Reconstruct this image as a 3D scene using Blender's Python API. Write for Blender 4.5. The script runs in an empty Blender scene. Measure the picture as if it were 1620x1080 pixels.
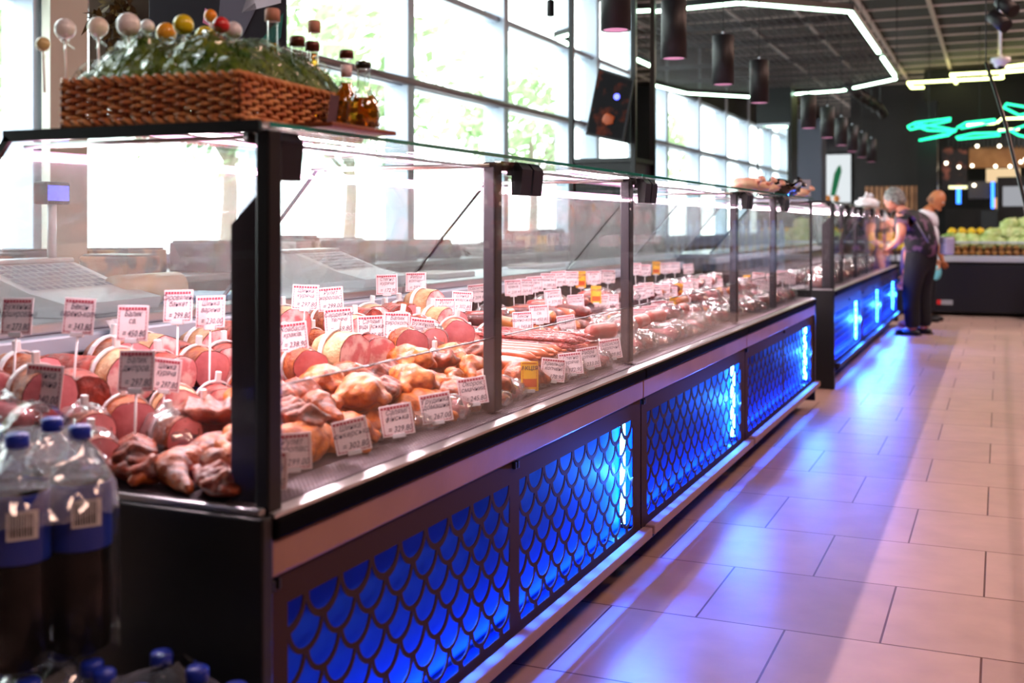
import bpy, bmesh, math, random
from mathutils import Vector, Matrix, noise
SC = bpy.context.scene
COL = SC.collection
PI = math.pi
# ---------------------------------------------------------------- camera numbers
F, CX, HY, H = 1781.0, 810.0, 355.0, 1.15
YAW = math.radians(23.43)
S_, C_ = math.sin(YAW), math.cos(YAW)
def P(px, py, D):                      # a pixel at depth D -> a point of the place
    R = (px-CX)/F*D
    return Vector((-D*S_+R*C_, D*C_+R*S_, H+(HY-py)/F*D))
def onX(px, py, X):                    # pixel on the upright plane X = const
    t = (px-CX)/F
    r = Vector((-S_+t*C_, C_+t*S_, (HY-py)/F))
    k = X/r.x
    return Vector((X, r.y*k, H+r.z*k))
def onY(px, py, Y):
    t = (px-CX)/F
    r = Vector((-S_+t*C_, C_+t*S_, (HY-py)/F))
    k = Y/r.y
    return Vector((r.x*k, Y, H+r.z*k))
def onZ(px, py, Z):
    t = (px-CX)/F
    r = Vector((-S_+t*C_, C_+t*S_, (HY-py)/F))
    k = (Z-H)/r.z
    return Vector((r.x*k, r.y*k, Z))

# ---------------------------------------------------------------- materials
MATS = {}
def lin(c):
    return tuple((x/12.92 if x <= .04045 else ((x+.055)/1.055)**2.4) for x in c)
def hexc(h):
    h = h.lstrip('#'); return lin(tuple(int(h[i:i+2], 16)/255 for i in (0, 2, 4)))
def mat(name, col=(.5, .5, .5), rough=.5, metal=0., col2=None, nscale=8., bump=0., bscale=40., coat=0., emit=None, estr=0., spec=.5,
        trans=0., detail=4., sss=0., lo=.35, hi=.65, ior=1.45):
    if name in MATS: return MATS[name]
    m = bpy.data.materials.new(name); m.use_nodes = True
    nt = m.node_tree; b = nt.nodes['Principled BSDF']
    b.inputs['Base Color'].default_value = (*col, 1)
    b.inputs['Roughness'].default_value = rough
    b.inputs['Metallic'].default_value = metal
    b.inputs['Specular IOR Level'].default_value = spec
    b.inputs['Coat Weight'].default_value = coat
    b.inputs['Coat Roughness'].default_value = .12
    b.inputs['IOR'].default_value = ior
    if trans: b.inputs['Transmission Weight'].default_value = trans
    if sss:
        b.inputs['Subsurface Weight'].default_value = sss
        b.inputs['Subsurface Radius'].default_value = (.02, .006, .004)
    if emit:
        b.inputs['Emission Color'].default_value = (*emit, 1)
        b.inputs['Emission Strength'].default_value = estr
    if col2 or bump:
        tc = nt.nodes.new('ShaderNodeTexCoord')
    if col2:
        n = nt.nodes.new('ShaderNodeTexNoise'); n.inputs['Scale'].default_value = nscale; n.inputs['Detail'].default_value = detail
        r = nt.nodes.new('ShaderNodeValToRGB')
        r.color_ramp.elements[0].position = lo; r.color_ramp.elements[0].color = (*col, 1)
        r.color_ramp.elements[1].position = hi; r.color_ramp.elements[1].color = (*col2, 1)
        nt.links.new(tc.outputs['Object'], n.inputs['Vector'])
        nt.links.new(n.outputs['Fac'], r.inputs['Fac']); nt.links.new(r.outputs['Color'], b.inputs['Base Color'])
    if bump:
        n2 = nt.nodes.new('ShaderNodeTexNoise'); n2.inputs['Scale'].default_value = bscale; n2.inputs['Detail'].default_value = 5
        bp = nt.nodes.new('ShaderNodeBump'); bp.inputs['Strength'].default_value = bump; bp.inputs['Distance'].default_value = .01
        nt.links.new(tc.outputs['Object'], n2.inputs['Vector'])
        nt.links.new(n2.outputs['Fac'], bp.inputs['Height']); nt.links.new(bp.outputs['Normal'], b.inputs['Normal'])
        if coat: nt.links.new(bp.outputs['Normal'], b.inputs['Coat Normal'])
    MATS[name] = m
    return m
def pane(name, tint=(1, 1, 1), f0=.04, rough=0., haze=0., bump=0., bscale=20., hazecol=(.8, .8, .82), power=5., boost=1.):
    """thin clear sheet: see-through straight on, mirror-like at a graze"""
    if name in MATS: return MATS[name]
    m = bpy.data.materials.new(name); m.use_nodes = True
    nt = m.node_tree; nt.nodes.clear(); L = nt.links.new
    out = nt.nodes.new('ShaderNodeOutputMaterial')
    tr = nt.nodes.new('ShaderNodeBsdfTransparent'); tr.inputs['Color'].default_value = (*tint, 1)
    gl = nt.nodes.new('ShaderNodeBsdfGlossy'); gl.inputs['Roughness'].default_value = rough
    lw = nt.nodes.new('ShaderNodeLayerWeight'); lw.inputs[0].default_value = .5
    pw = nt.nodes.new('ShaderNodeMath'); pw.operation = 'POWER'; pw.inputs[1].default_value = power
    L(lw.outputs['Facing'], pw.inputs[0])
    mu = nt.nodes.new('ShaderNodeMath'); mu.operation = 'MULTIPLY_ADD'; mu.inputs[1].default_value = boost*(1-f0); mu.inputs[2].default_value = f0*boost; mu.use_clamp = True
    L(pw.outputs[0], mu.inputs[0])
    mx = nt.nodes.new('ShaderNodeMixShader'); L(mu.outputs[0], mx.inputs[0]); L(tr.outputs[0], mx.inputs[1]); L(gl.outputs[0], mx.inputs[2])
    last = mx
    if haze:
        df = nt.nodes.new('ShaderNodeBsdfDiffuse'); df.inputs['Color'].default_value = (*hazecol, 1)
        tl = nt.nodes.new('ShaderNodeBsdfTranslucent'); tl.inputs['Color'].default_value = (*hazecol, 1)
        ad = nt.nodes.new('ShaderNodeMixShader'); ad.inputs[0].default_value = .5
        L(df.outputs[0], ad.inputs[1]); L(tl.outputs[0], ad.inputs[2])
        tc = nt.nodes.new('ShaderNodeTexCoord')
        mp = nt.nodes.new('ShaderNodeMapping'); mp.inputs['Rotation'].default_value = (.4, .5, .7); mp.inputs['Scale'].default_value = (1, 1, 6)
        nz = nt.nodes.new('ShaderNodeTexNoise'); nz.inputs['Scale'].default_value = 3; nz.inputs['Detail'].default_value = 2
        L(tc.outputs['Object'], mp.inputs[0]); L(mp.outputs[0], nz.inputs['Vector'])
        mr = nt.nodes.new('ShaderNodeMapRange'); mr.inputs['From Min'].default_value = .35; mr.inputs['From Max'].default_value = .75
        mr.inputs['To Min'].default_value = haze*.8; mr.inputs['To Max'].default_value = haze*1.2
        L(nz.outputs['Fac'], mr.inputs['Value'])
        m2 = nt.nodes.new('ShaderNodeMixShader'); L(mr.outputs[0], m2.inputs[0]); L(mx.outputs[0], m2.inputs[1]); L(ad.outputs[0], m2.inputs[2])
        last = m2
    if bump:
        tc2 = nt.nodes.new('ShaderNodeTexCoord')
        n2 = nt.nodes.new('ShaderNodeTexVoronoi'); n2.inputs['Scale'].default_value = bscale
        bp = nt.nodes.new('ShaderNodeBump'); bp.inputs['Strength'].default_value = bump; bp.inputs['Distance'].default_value = .02
        L(tc2.outputs['Object'], n2.inputs['Vector']); L(n2.outputs['Distance'], bp.inputs['Height'])
        L(bp.outputs['Normal'], gl.inputs['Normal']); L(bp.outputs['Normal'], lw.inputs['Normal'])
    L(last.outputs[0], out.inputs[0])
    MATS[name] = m
    return m
def glow(name, col, s): return mat(name, (0, 0, 0), .5, emit=col, estr=s)

# ---------------------------------------------------------------- mesh builder
class MB:
    def __init__(s): s.v = []; s.f = []; s.smooth = []
    def add(s, vs, fs, smooth=False, M=None):
        b = len(s.v)
        s.v += [tuple(M @ Vector(v)) if M else tuple(v) for v in vs]
        for f in fs: s.f.append(tuple(b+i for i in f)); s.smooth.append(smooth)
        return s
    def box(s, lo, hi, M=None):
        x0, y0, z0 = lo; x1, y1, z1 = hi
        vs = [(x, y, z) for z in (z0, z1) for y in (y0, y1) for x in (x0, x1)]
        return s.add(vs, [(0, 2, 3, 1), (4, 5, 7, 6), (0, 1, 5, 4), (2, 6, 7, 3), (0, 4, 6, 2), (1, 3, 7, 5)], False, M)
    def cbox(s, c, d, M=None):
        return s.box([c[i]-d[i]/2 for i in range(3)], [c[i]+d[i]/2 for i in range(3)], M)
    def rbox(s, lo, hi, r=.01, M=None):           # box with chamfered upright and level edges
        x0, y0, z0 = lo; x1, y1, z1 = hi
        bm = bmesh.new()
        bmesh.ops.create_cube(bm, size=1)
        for v in bm.verts: v.co = Vector(((x0+x1)/2+v.co.x*(x1-x0), (y0+y1)/2+v.co.y*(y1-y0), (z0+z1)/2+v.co.z*(z1-z0)))
        bmesh.ops.bevel(bm, geom=bm.edges[:], offset=r, segments=2, affect='EDGES', profile=.5)
        bm.verts.index_update()
        s.add([v.co[:] for v in bm.verts], [[v.index for v in f.verts] for f in bm.faces], False, M); bm.free(); return s
    def bar(s, a, b, w=.02, h=None, up=(0, 0, 1)):  # square bar between two points
        a, b = Vector(a), Vector(b); h = h or w
        d = (b-a); L = d.length; d.normalize(); u = Vector(up)
        if abs(d.dot(u)) > .99: u = Vector((1, 0, 0))
        x = d.cross(u).normalized(); z = x.cross(d)
        vs = []
        for p in (a, b):
            for i, j in ((-1, -1), (1, -1), (1, 1), (-1, 1)): vs.append(p+x*w/2*i+z*h/2*j)
        return s.add(vs, [(3, 2, 1, 0), (4, 5, 6, 7), (0, 1, 5, 4), (1, 2, 6, 5), (2, 3, 7, 6), (3, 0, 4, 7)])
    def tube(s, path, r, n=8, cap=True, flat=1.):
        path = [Vector(p) for p in path]; k = len(path)
        rr = r if isinstance(r, (list, tuple)) else [r]*k
        vs = []; ref = None
        for i, p in enumerate(path):
            t = (path[min(i+1, k-1)]-path[max(i-1, 0)]).normalized()
            if ref is None:
                ref = Vector((0, 0, 1)) if abs(t.z) < .9 else Vector((1, 0, 0))
            x = t.cross(ref).normalized(); y = x.cross(t).normalized(); ref = y
            for j in range(n):
                a = 2*PI*j/n; vs.append(p+x*math.cos(a)*rr[i]+y*math.sin(a)*rr[i]*flat)
        fs = [(i*n+j, i*n+(j+1) % n, (i+1)*n+(j+1) % n, (i+1)*n+j) for i in range(k-1) for j in range(n)]
        if cap:
            fs.append(tuple(range(n-1, -1, -1))); fs.append(tuple((k-1)*n+j for j in range(n)))
        return s.add(vs, fs, True)
    def lathe(s, prof, n=20, M=None, smooth=True):       # prof: (r, z)
        vs = [(r*math.cos(2*PI*j/n), r*math.sin(2*PI*j/n), z) for r, z in prof for j in range(n)]
        k = len(prof)
        fs = [(i*n+j, i*n+(j+1) % n, (i+1)*n+(j+1) % n, (i+1)*n+j) for i in range(k-1) for j in range(n)]
        if prof[0][0] > 1e-5: fs.append(tuple(range(n-1, -1, -1)))
        if prof[-1][0] > 1e-5: fs.append(tuple((k-1)*n+j for j in range(n)))
        return s.add(vs, fs, smooth, M)
    def ball(s, c, r, nu=14, nv=9, amp=0., seed=0, fr=3., M=None):
        r = r if isinstance(r, (list, tuple)) else (r, r, r)
        vs = []; off = Vector((seed*7.3, seed*3.1, seed*1.7))
        for i in range(nv+1):
            th = PI*i/nv
            for j in range(nu):
                ph = 2*PI*j/nu
                d = Vector((math.sin(th)*math.cos(ph), math.sin(th)*math.sin(ph), math.cos(th)))
                k = 1+(amp*noise.noise(d*fr*.5+off)*1.6+amp*.5*noise.noise(d*fr*1.3+off) if amp else 0)
                vs.append((c[0]+d.x*r[0]*k, c[1]+d.y*r[1]*k, c[2]+d.z*r[2]*k))
        fs = [(i*nu+j, (i+1)*nu+j, (i+1)*nu+(j+1) % nu, i*nu+(j+1) % nu) for i in range(nv) for j in range(nu)]
        return s.add(vs, fs, True, M)
    def quad(s, a, b, c, d): return s.add([a, b, c, d], [(0, 1, 2, 3)])
    def build(s, name, m, parent=None, loc=None, rot=None, weld=False):
        me = bpy.data.meshes.new(name); me.from_pydata(s.v, [], s.f); me.validate()
        if len(me.polygons) == len(s.smooth): me.polygons.foreach_set('use_smooth', s.smooth)
        if m: me.materials.append(m)
        bm = bmesh.new(); bm.from_mesh(me)
        bmesh.ops.remove_doubles(bm, verts=bm.verts, dist=1e-6)
        bmesh.ops.recalc_face_normals(bm, faces=bm.faces); bm.to_mesh(me); bm.free()
        o = bpy.data.objects.new(name, me); COL.objects.link(o)
        if parent: o.parent = parent
        if loc is not None: o.location = loc
        if rot is not None: o.rotation_euler = rot
        return o
def tag(o, label=None, cat=None, group=None, kind=None):
    if label: o['label'] = label
    if cat: o['category'] = cat
    if group: o['group'] = group
    if kind: o['kind'] = kind
    return o
def empty(name, loc=(0, 0, 0), rz=0., label=None, cat=None, group=None):
    o = bpy.data.objects.new(name, None); COL.objects.link(o); o.location = loc; o.rotation_euler = (0, 0, rz); o.empty_display_size = .05
    return tag(o, label, cat, group)
def struct(mb, name, m):
    o = mb.build(name, m); o['kind'] = 'structure'; return o
def local(mb, origin):                 # shift a mesh built in room coordinates to its thing's origin
    ox = Vector(origin); mb.v = [tuple(Vector(v)-ox) for v in mb.v]; return mb
def kids(o): return list(o.children)
KID = {}
def dup(o, loc=None, rot=None, scale=None, label=None, group=None):
    c = o.copy(); COL.objects.link(c)
    if loc is not None: c.location = loc
    if rot is not None: c.rotation_euler = rot
    if scale is not None: c.scale = (scale,)*3 if isinstance(scale, (int, float)) else scale
    if label: c['label'] = label
    if group: c['group'] = group
    for ch in KID.get(o.name, kids(o)):
        d = ch.copy(); COL.objects.link(d); d.parent = c
        for g in KID.get(ch.name, kids(ch)):
            e = g.copy(); COL.objects.link(e); e.parent = d
    return c
def textmesh(s, size, name='lettering', m=None, parent=None, shear=0., depth=0., align='CENTER', loc=(0, 0, 0), rot=(0, 0, 0), sx=1., bold=0.):
    cu = bpy.data.curves.new(name, 'FONT'); cu.body = s; cu.size = size; cu.shear = shear; cu.extrude = depth; cu.offset = bold
    cu.align_x = align; cu.align_y = 'CENTER'; cu.space_line = .82; cu.resolution_u = 2
    t = bpy.data.objects.new('tmp', cu); COL.objects.link(t)
    dg = bpy.context.evaluated_depsgraph_get(); me = bpy.data.meshes.new_from_object(t.evaluated_get(dg)); bpy.data.objects.remove(t)
    if sx != 1.:
        for v in me.vertices: v.co.x *= sx
    me.name = name; me.materials.clear()
    if m: me.materials.append(m)
    o = bpy.data.objects.new(name, me); COL.objects.link(o); o.location = loc; o.rotation_euler = rot
    if parent: o.parent = parent
    return o
ORD = ['first', 'second', 'third', 'fourth', 'fifth', 'sixth', 'seventh', 'eighth', 'ninth', 'tenth', 'eleventh', 'twelfth', 'thirteenth', 'fourteenth',
       'fifteenth', 'sixteenth', 'seventeenth', 'eighteenth', 'nineteenth', 'twentieth'] + ['%dth' % i for i in range(21, 60)]
# ================================================================ the room
Z_CEIL = 4.0; XW = -4.5; YB = 31.0
m_floor = mat('floor_tile', hexc('#a5877c'), .38)
nt = m_floor.node_tree; b = nt.nodes['Principled BSDF']
tc = nt.nodes.new('ShaderNodeTexCoord'); mp = nt.nodes.new('ShaderNodeMapping'); mp.inputs['Location'].default_value = (.045, -3.31+.535*14, 0)
br = nt.nodes.new('ShaderNodeTexBrick'); br.inputs['Scale'].default_value = 1; br.inputs['Brick Width'].default_value = .515
br.inputs['Row Height'].default_value = .53; br.inputs['Mortar Size'].default_value = .0032; br.inputs['Mortar Smooth'].default_value = .1
br.offset = .5; br.inputs['Bias'].default_value = 0
br.inputs['Color1'].default_value = (*hexc('#b79487'), 1); br.inputs['Color2'].default_value = (*hexc('#ab897d'), 1); br.inputs['Mortar'].default_value = (*hexc('#5c3126'), 1)
nz = nt.nodes.new('ShaderNodeTexNoise'); nz.inputs['Scale'].default_value = 7; nz.inputs['Detail'].default_value = 7
mr = nt.nodes.new('ShaderNodeMapRange'); mr.inputs['To Min'].default_value = .78; mr.inputs['To Max'].default_value = 1.2
mx = nt.nodes.new('ShaderNodeMix'); mx.data_type = 'RGBA'; mx.blend_type = 'MULTIPLY'; mx.inputs[0].default_value = 1
nt.links.new(tc.outputs['Object'], mp.inputs[0]); nt.links.new(mp.outputs[0], br.inputs['Vector']); nt.links.new(tc.outputs['Object'], nz.inputs['Vector'])
nt.links.new(nz.outputs['Fac'], mr.inputs['Value']); nt.links.new(br.outputs['Color'], mx.inputs[6]); nt.links.new(mr.outputs[0], mx.inputs[7])
nt.links.new(mx.outputs[2], b.inputs['Base Color'])
bp = nt.nodes.new('ShaderNodeBump'); bp.inputs['Strength'].default_value = .35; bp.inputs['Distance'].default_value = .003; bp.invert = True
nt.links.new(br.outputs['Fac'], bp.inputs['Height']); nt.links.new(bp.outputs['Normal'], b.inputs['Normal'])

m_ceil = mat('ceiling_dark', hexc('#3a302d'), .8, col2=hexc('#302725'), nscale=2)
m_grid = mat('ceiling_grid_metal', hexc('#cdb6b0'), .45, .3)
m_black = mat('black_metal', hexc('#121114'), .38, .1)
m_black2 = mat('black_plastic', hexc('#0d0c0e'), .3)
m_wall = mat('wall_graphite', hexc('#3a3639'), .75, col2=hexc('#332f32'), nscale=1.5)
m_white = mat('white_paint', hexc('#e4e6ea'), .4)
m_alu = mat('pale_aluminium', hexc('#b6c0d2'), .35, .25)
m_steel = mat('brushed_steel', hexc('#c9c6c9'), .28, .9, bump=.08, bscale=120)
m_mirror = mat('mirror', (.86, .88, .88), .02, 1.)
m_pane = pane('window_glass', (.96, .99, .97), .04, boost=.6)

struct(MB().box((-4.6, -4, -.1), (5.2, YB+.2, 0)), 'floor', m_floor)
struct(MB().box((-4.7, -4, Z_CEIL), (5.2, YB+.2, Z_CEIL+.12)), 'ceiling', m_ceil)
g = MB()
for i in range(-4, 7):
    x = -.0+.83*i
    if -4.4 < x < 5: g.box((x-.028, -4, Z_CEIL-.03), (x+.028, YB, Z_CEIL-.002))
for j in range(0, 42):
    y = -3.5+.83*j
    g.box((-4.5, y-.014, Z_CEIL-.022), (5.1, y+.014, Z_CEIL-.001))
struct(g, 'trim_1', m_grid)
struct(MB().box((5.1, -4, 0), (5.3, YB, Z_CEIL)), 'wall_right', mat('wall_right_paint', hexc('#332b2a'), .8))
struct(MB().box((-4.6, -4.2, 0), (5.2, -4, Z_CEIL)), 'wall_front', mat('wall_front_paint', hexc('#2c282a'), .8))
struct(MB().box((-4.6, YB, 0), (5.2, YB+.2, Z_CEIL)), 'wall_back', m_wall)
# window wall: sill, dark bulkhead far off, mullions every 1.95 m
struct(MB().box((XW-.15, -4, 0), (XW+.05, YB, .93)), 'wall_left', mat('wall_left_paint', hexc('#8c8a90'), .7))
struct(MB().box((XW-.12, 13.9, 3.13), (XW+.1, YB, Z_CEIL)), 'trim_2', m_black)
mu_y = [4.22+1.92*k for k in range(-4, 14)]
n = 0
for k, y in enumerate(mu_y):
    o = MB().rbox((XW-.1, y-.055, .93), (XW+.12, y+.055, Z_CEIL), .008)
    struct(o, 'window_frame_post' if 0 else 'trim_%d' % (10+k), m_alu)
tr = MB(); tr.tube([(XW+.12, -4, 2.305), (XW+.12, YB, 2.305)], .032, 10)
struct(tr, 'trim_3', mat('transom_bronze', hexc('#8d8082'), .3, .5))
struct(MB().box((XW-.06, -4, 2.27), (XW+.06, YB, 2.34)).box((XW-.06, -4, 3.1), (XW+.06, YB, 3.16)).box((XW-.06, -4, .93), (XW+.08, YB, .98)), 'trim_4', m_alu)
for k in range(2, len(mu_y)-1):
    y0, y1 = mu_y[k]+.055, mu_y[k+1]-.055
    struct(MB().box((XW-.012, y0, .98), (XW-.004, y1, Z_CEIL)), 'window_%d' % (k-1), m_pane)
# outside: pavement and trees in glare
struct(MB().box((XW-.15, -4, .93), (XW-.02, .33, Z_CEIL)), 'trim_5', m_wall)  # unseen solid wall added to keep window light off the end panel
struct(MB().box((-40, -30, -.3), (-4.75, 60, -.12)), 'ground', mat('pale_paving', (.75, .76, .74), .8, col2=(.6, .62, .58), nscale=.6))
m_leaf = mat('sunlit_leaves', (.40, .52, .28), .6, col2=(.26, .38, .18), nscale=3)
m_bark = mat('tree_bark', (.28, .22, .18), .9)
def tree(x, y, h, r, seed, label):
    rnd = random.Random(seed)
    t = empty('tree', (x, y, -.12), 0, label, 'tree', 'trees outside the windows')
    tk = MB().tube([(0, 0, 0), (.08, .05, h*.3), (-.05, .1, h*.62)], [.17, .13, .07], 8)
    for q in range(5):
        a = rnd.uniform(0, 6.3); tk.tube([(0, .05, h*.35+q*.12), (math.cos(a)*r*.6, math.sin(a)*r*.6, h*.6+q*.15)], [.06, .02], 6)
    tk.build('trunk', m_bark, t)
    cr = MB()
    for q in range(420):
        d = Vector((rnd.gauss(0, 1), rnd.gauss(0, 1), rnd.gauss(0, .8))).normalized()*r*rnd.uniform(.45, 1)
        c = Vector((d.x, d.y, h*.68+d.z*.85)); s = rnd.uniform(.12, .26)
        u = Vector((rnd.gauss(0, 1), rnd.gauss(0, 1), rnd.gauss(0, 1))).normalized(); w = u.orthogonal().normalized()
        v = u.cross(w)
        for e in range(3):
            o2 = Vector((rnd.gauss(0, .2), rnd.gauss(0, .2), rnd.gauss(0, .2)))
            cr.add([c+o2-w*s, c+o2-v*s*.5, c+o2+w*s, c+o2+v*s*.5], [(0, 1, 2, 3)])
    cr.build('crown', m_leaf, t)
tl = [(-11, 1.5, 5.2, 1.9, 'tree outside behind the leftmost window mullion'), (-13, 10, 6.2, 2.4, 'tree outside seen left of the wide middle windows'),
      (-12, 15.5, 6, 2.1, 'broad pale green tree outside the middle window'), (-13, 21, 6.6, 2.4, 'tree outside seen through window left of the mirrored column'),
      (-12, 29, 6, 2.2, 'tree outside beyond the hanging lamps'), (-12.5, 40, 6, 2.4, 'farthest tree outside the long window wall'), (-10, 5.2, 4.8, 1.5, 'small tree outside behind the wicker basket')]
for i, (x, y, h, r, lb) in enumerate(tl): tree(x, y, h, r, 50+i, lb)
# ================================================================ refrigerated display cases
m_fascia = mat('bronze_brushed_fascia', hexc('#9a7058'), .45, .05, col2=hexc('#8a6450'), nscale=4, bump=.04, bscale=60)
m_brown = mat('brown_painted_sheet', hexc('#3a231a'), .7, 0., spec=.2)
m_brown2 = mat('dark_brown_sheet', hexc('#23161b'), .5, .2)
m_rubber = mat('black_bumper', hexc('#080608'), .85, spec=.05)
m_glass = pane('case_glass', (.985, .995, .99), .04, boost=.6)
m_topglass = pane('case_top_glass', (.93, .98, .96), .04, boost=.45)
m_hazy = pane('case_rear_glass', (.96, .97, .98), .04, haze=.16, hazecol=(.95, .95, .98))
m_edge = mat('green_glass_edge', (.01, .22, .17), .15, spec=.8, coat=.5)
m_post = mat('grey_post', hexc('#37323a'), .38, .3)
m_deck = mat('deck_steel', hexc('#5a4c54'), .4, .3)
m_back = mat('cavity_backing', (.006, .06, .5), .6, 0., spec=.1, bump=.15, bscale=9)
m_led = glow('blue_led', (.05, .40, 1.), 70)
m_ledpink = glow('pink_led', (1., .42, .72), 22)
m_screw = mat('screw_head', hexc('#b8b0b0'), .3, .8)
m_rail = mat('foot_rail_bronze', hexc('#96766a'), .5, 0., spec=.3)

def scale_openings(y0, y1, z0, z1, w=.1075, t=.0010, tl=.0085):
    """outlines of the fish-scale cut-outs inside a rectangle (y, z)"""
    r = w/2; rowh = .0462; n = 9
    # own lower arc radius r-t ; upper neighbours centre (+-r, rowh) radius r+t
    def cell(cy, cz, top=False):
        pts = []
        if top: return [(cy+(r-tl)*math.cos(-PI*k/16), cz+(r-tl)*.92*math.sin(-PI*k/16)) for k in range(17)]
        R1 = r-tl
        # lower arc from left to right
        # meeting height of lower arc and neighbour arc
        def up(a): return (r-(r+t)*math.cos(a), rowh-(r+t)*math.sin(a))      # right neighbour arc: point at angle a, x from -t..r
        # right side arc: centre (r, rowh); starts at apex x=0
        a0 = math.acos(min(1, r/(r+t))); apex = (0, rowh-(r+t)*math.sin(a0))
        # intersection with lower circle
        best = None
        for k in range(200):
            a = a0+(PI/2-a0)*k/199; x, z = r-(r+t)*math.cos(a), rowh-(r+t)*math.sin(a)
            if x*x+z*z >= R1*R1: best = a; break
        a1 = best if best else PI/2
        right = []
        for k in range(n+1):
            a = a0+(a1-a0)*k/n; right.append((r-(r+t)*math.cos(a), rowh-(r+t)*math.sin(a)))
        th1 = math.atan2(right[-1][1], right[-1][0])
        low = []
        for k in range(1, 15):
            th = th1+(-PI-2*th1)*k/15 if True else 0
            low.append((R1*math.cos(th), R1*math.sin(th)))
        left = [(-x, z) for x, z in right[::-1]]
        pts = right+low+left[:-1]
        return [(cy+x, cz+z) for x, z in pts]
    def clip(poly, ax, val, keep_less):
        out = []
        for i in range(len(poly)):
            p, q = poly[i], poly[(i+1) % len(poly)]
            ip = (p[ax] <= val) if keep_less else (p[ax] >= val); iq = (q[ax] <= val) if keep_less else (q[ax] >= val)
            if ip: out.append(p)
            if ip != iq:
                k = (val-p[ax])/(q[ax]-p[ax]); out.append(tuple(p[j]+(q[j]-p[j])*k for j in (0, 1)))
        return out
    def area(p): return abs(sum(p[i][0]*p[(i+1) % len(p)][1]-p[(i+1) % len(p)][0]*p[i][1] for i in range(len(p)))/2)
    res = []; row = 0; z = z1
    ncol = max(1, round((y1-y0)/w)); ww = w
    while z > z0-rowh-.01:
        off = 0 if row % 2 == 0 else r
        c = y0-w*1+(w*.5*1.0 if 1 else 0)
        k = -1
        while y0+off+k*w < y1+w:
            p = cell(y0+off+k*w, z, row == 0)
            for ax, val, less in ((0, y1, True), (0, y0, False), (1, z1, True), (1, z0, False)):
                if p: p = clip(p, ax, val, less)
            if len(p) > 3 and area(p) > 6e-5: res.append(p)
            k += 1
        z -= rowh; row += 1
    return res
def perforated_sheet(y0, y1, z0, z1, wins, name, m, parent, x, cut):
    cu = bpy.data.curves.new('tmp', 'CURVE'); cu.dimensions = '2D'; cu.fill_mode = 'BOTH'; cu.extrude = .0015
    loops = [[(y0, z0), (y1, z0), (y1, z1), (y0, z1)]]
    for (a, b_, c, d) in wins: loops += cut(a, b_, c, d)
    for lp in loops:
        sp = cu.splines.new('POLY'); sp.points.add(len(lp)-1); sp.use_cyclic_u = True
        for i, (u, v) in enumerate(lp): sp.points[i].co = (u, v, 0, 1)
    t = bpy.data.objects.new('tmp', cu); COL.objects.link(t)
    me = bpy.data.meshes.new_from_object(t.evaluated_get(bpy.context.evaluated_depsgraph_get())); bpy.data.objects.remove(t)
    me.transform(Matrix(((0, 0, 1, x), (1, 0, 0, 0), (0, 1, 0, 0), (0, 0, 0, 1))))
    me.materials.clear(); me.materials.append(m); me.name = name
    o = bpy.data.objects.new(name, me); COL.objects.link(o); o.parent = parent
    return o
def grid_openings(y0, y1, z0, z1):
    n = max(2, round((y1-y0)/.05)); res = []; w = (y1-y0)/n; k = round((z1-z0)/.05); h = (z1-z0)/k
    for i in range(n):
        for j in range(k):
            a, b_ = y0+i*w+.0035, y0+(i+1)*w-.0035; c, d = z0+j*h+.003, z0+(j+1)*h-.003
            res.append([(a, c), (b_, c), (b_, d), (a, d)])
    return res

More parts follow.
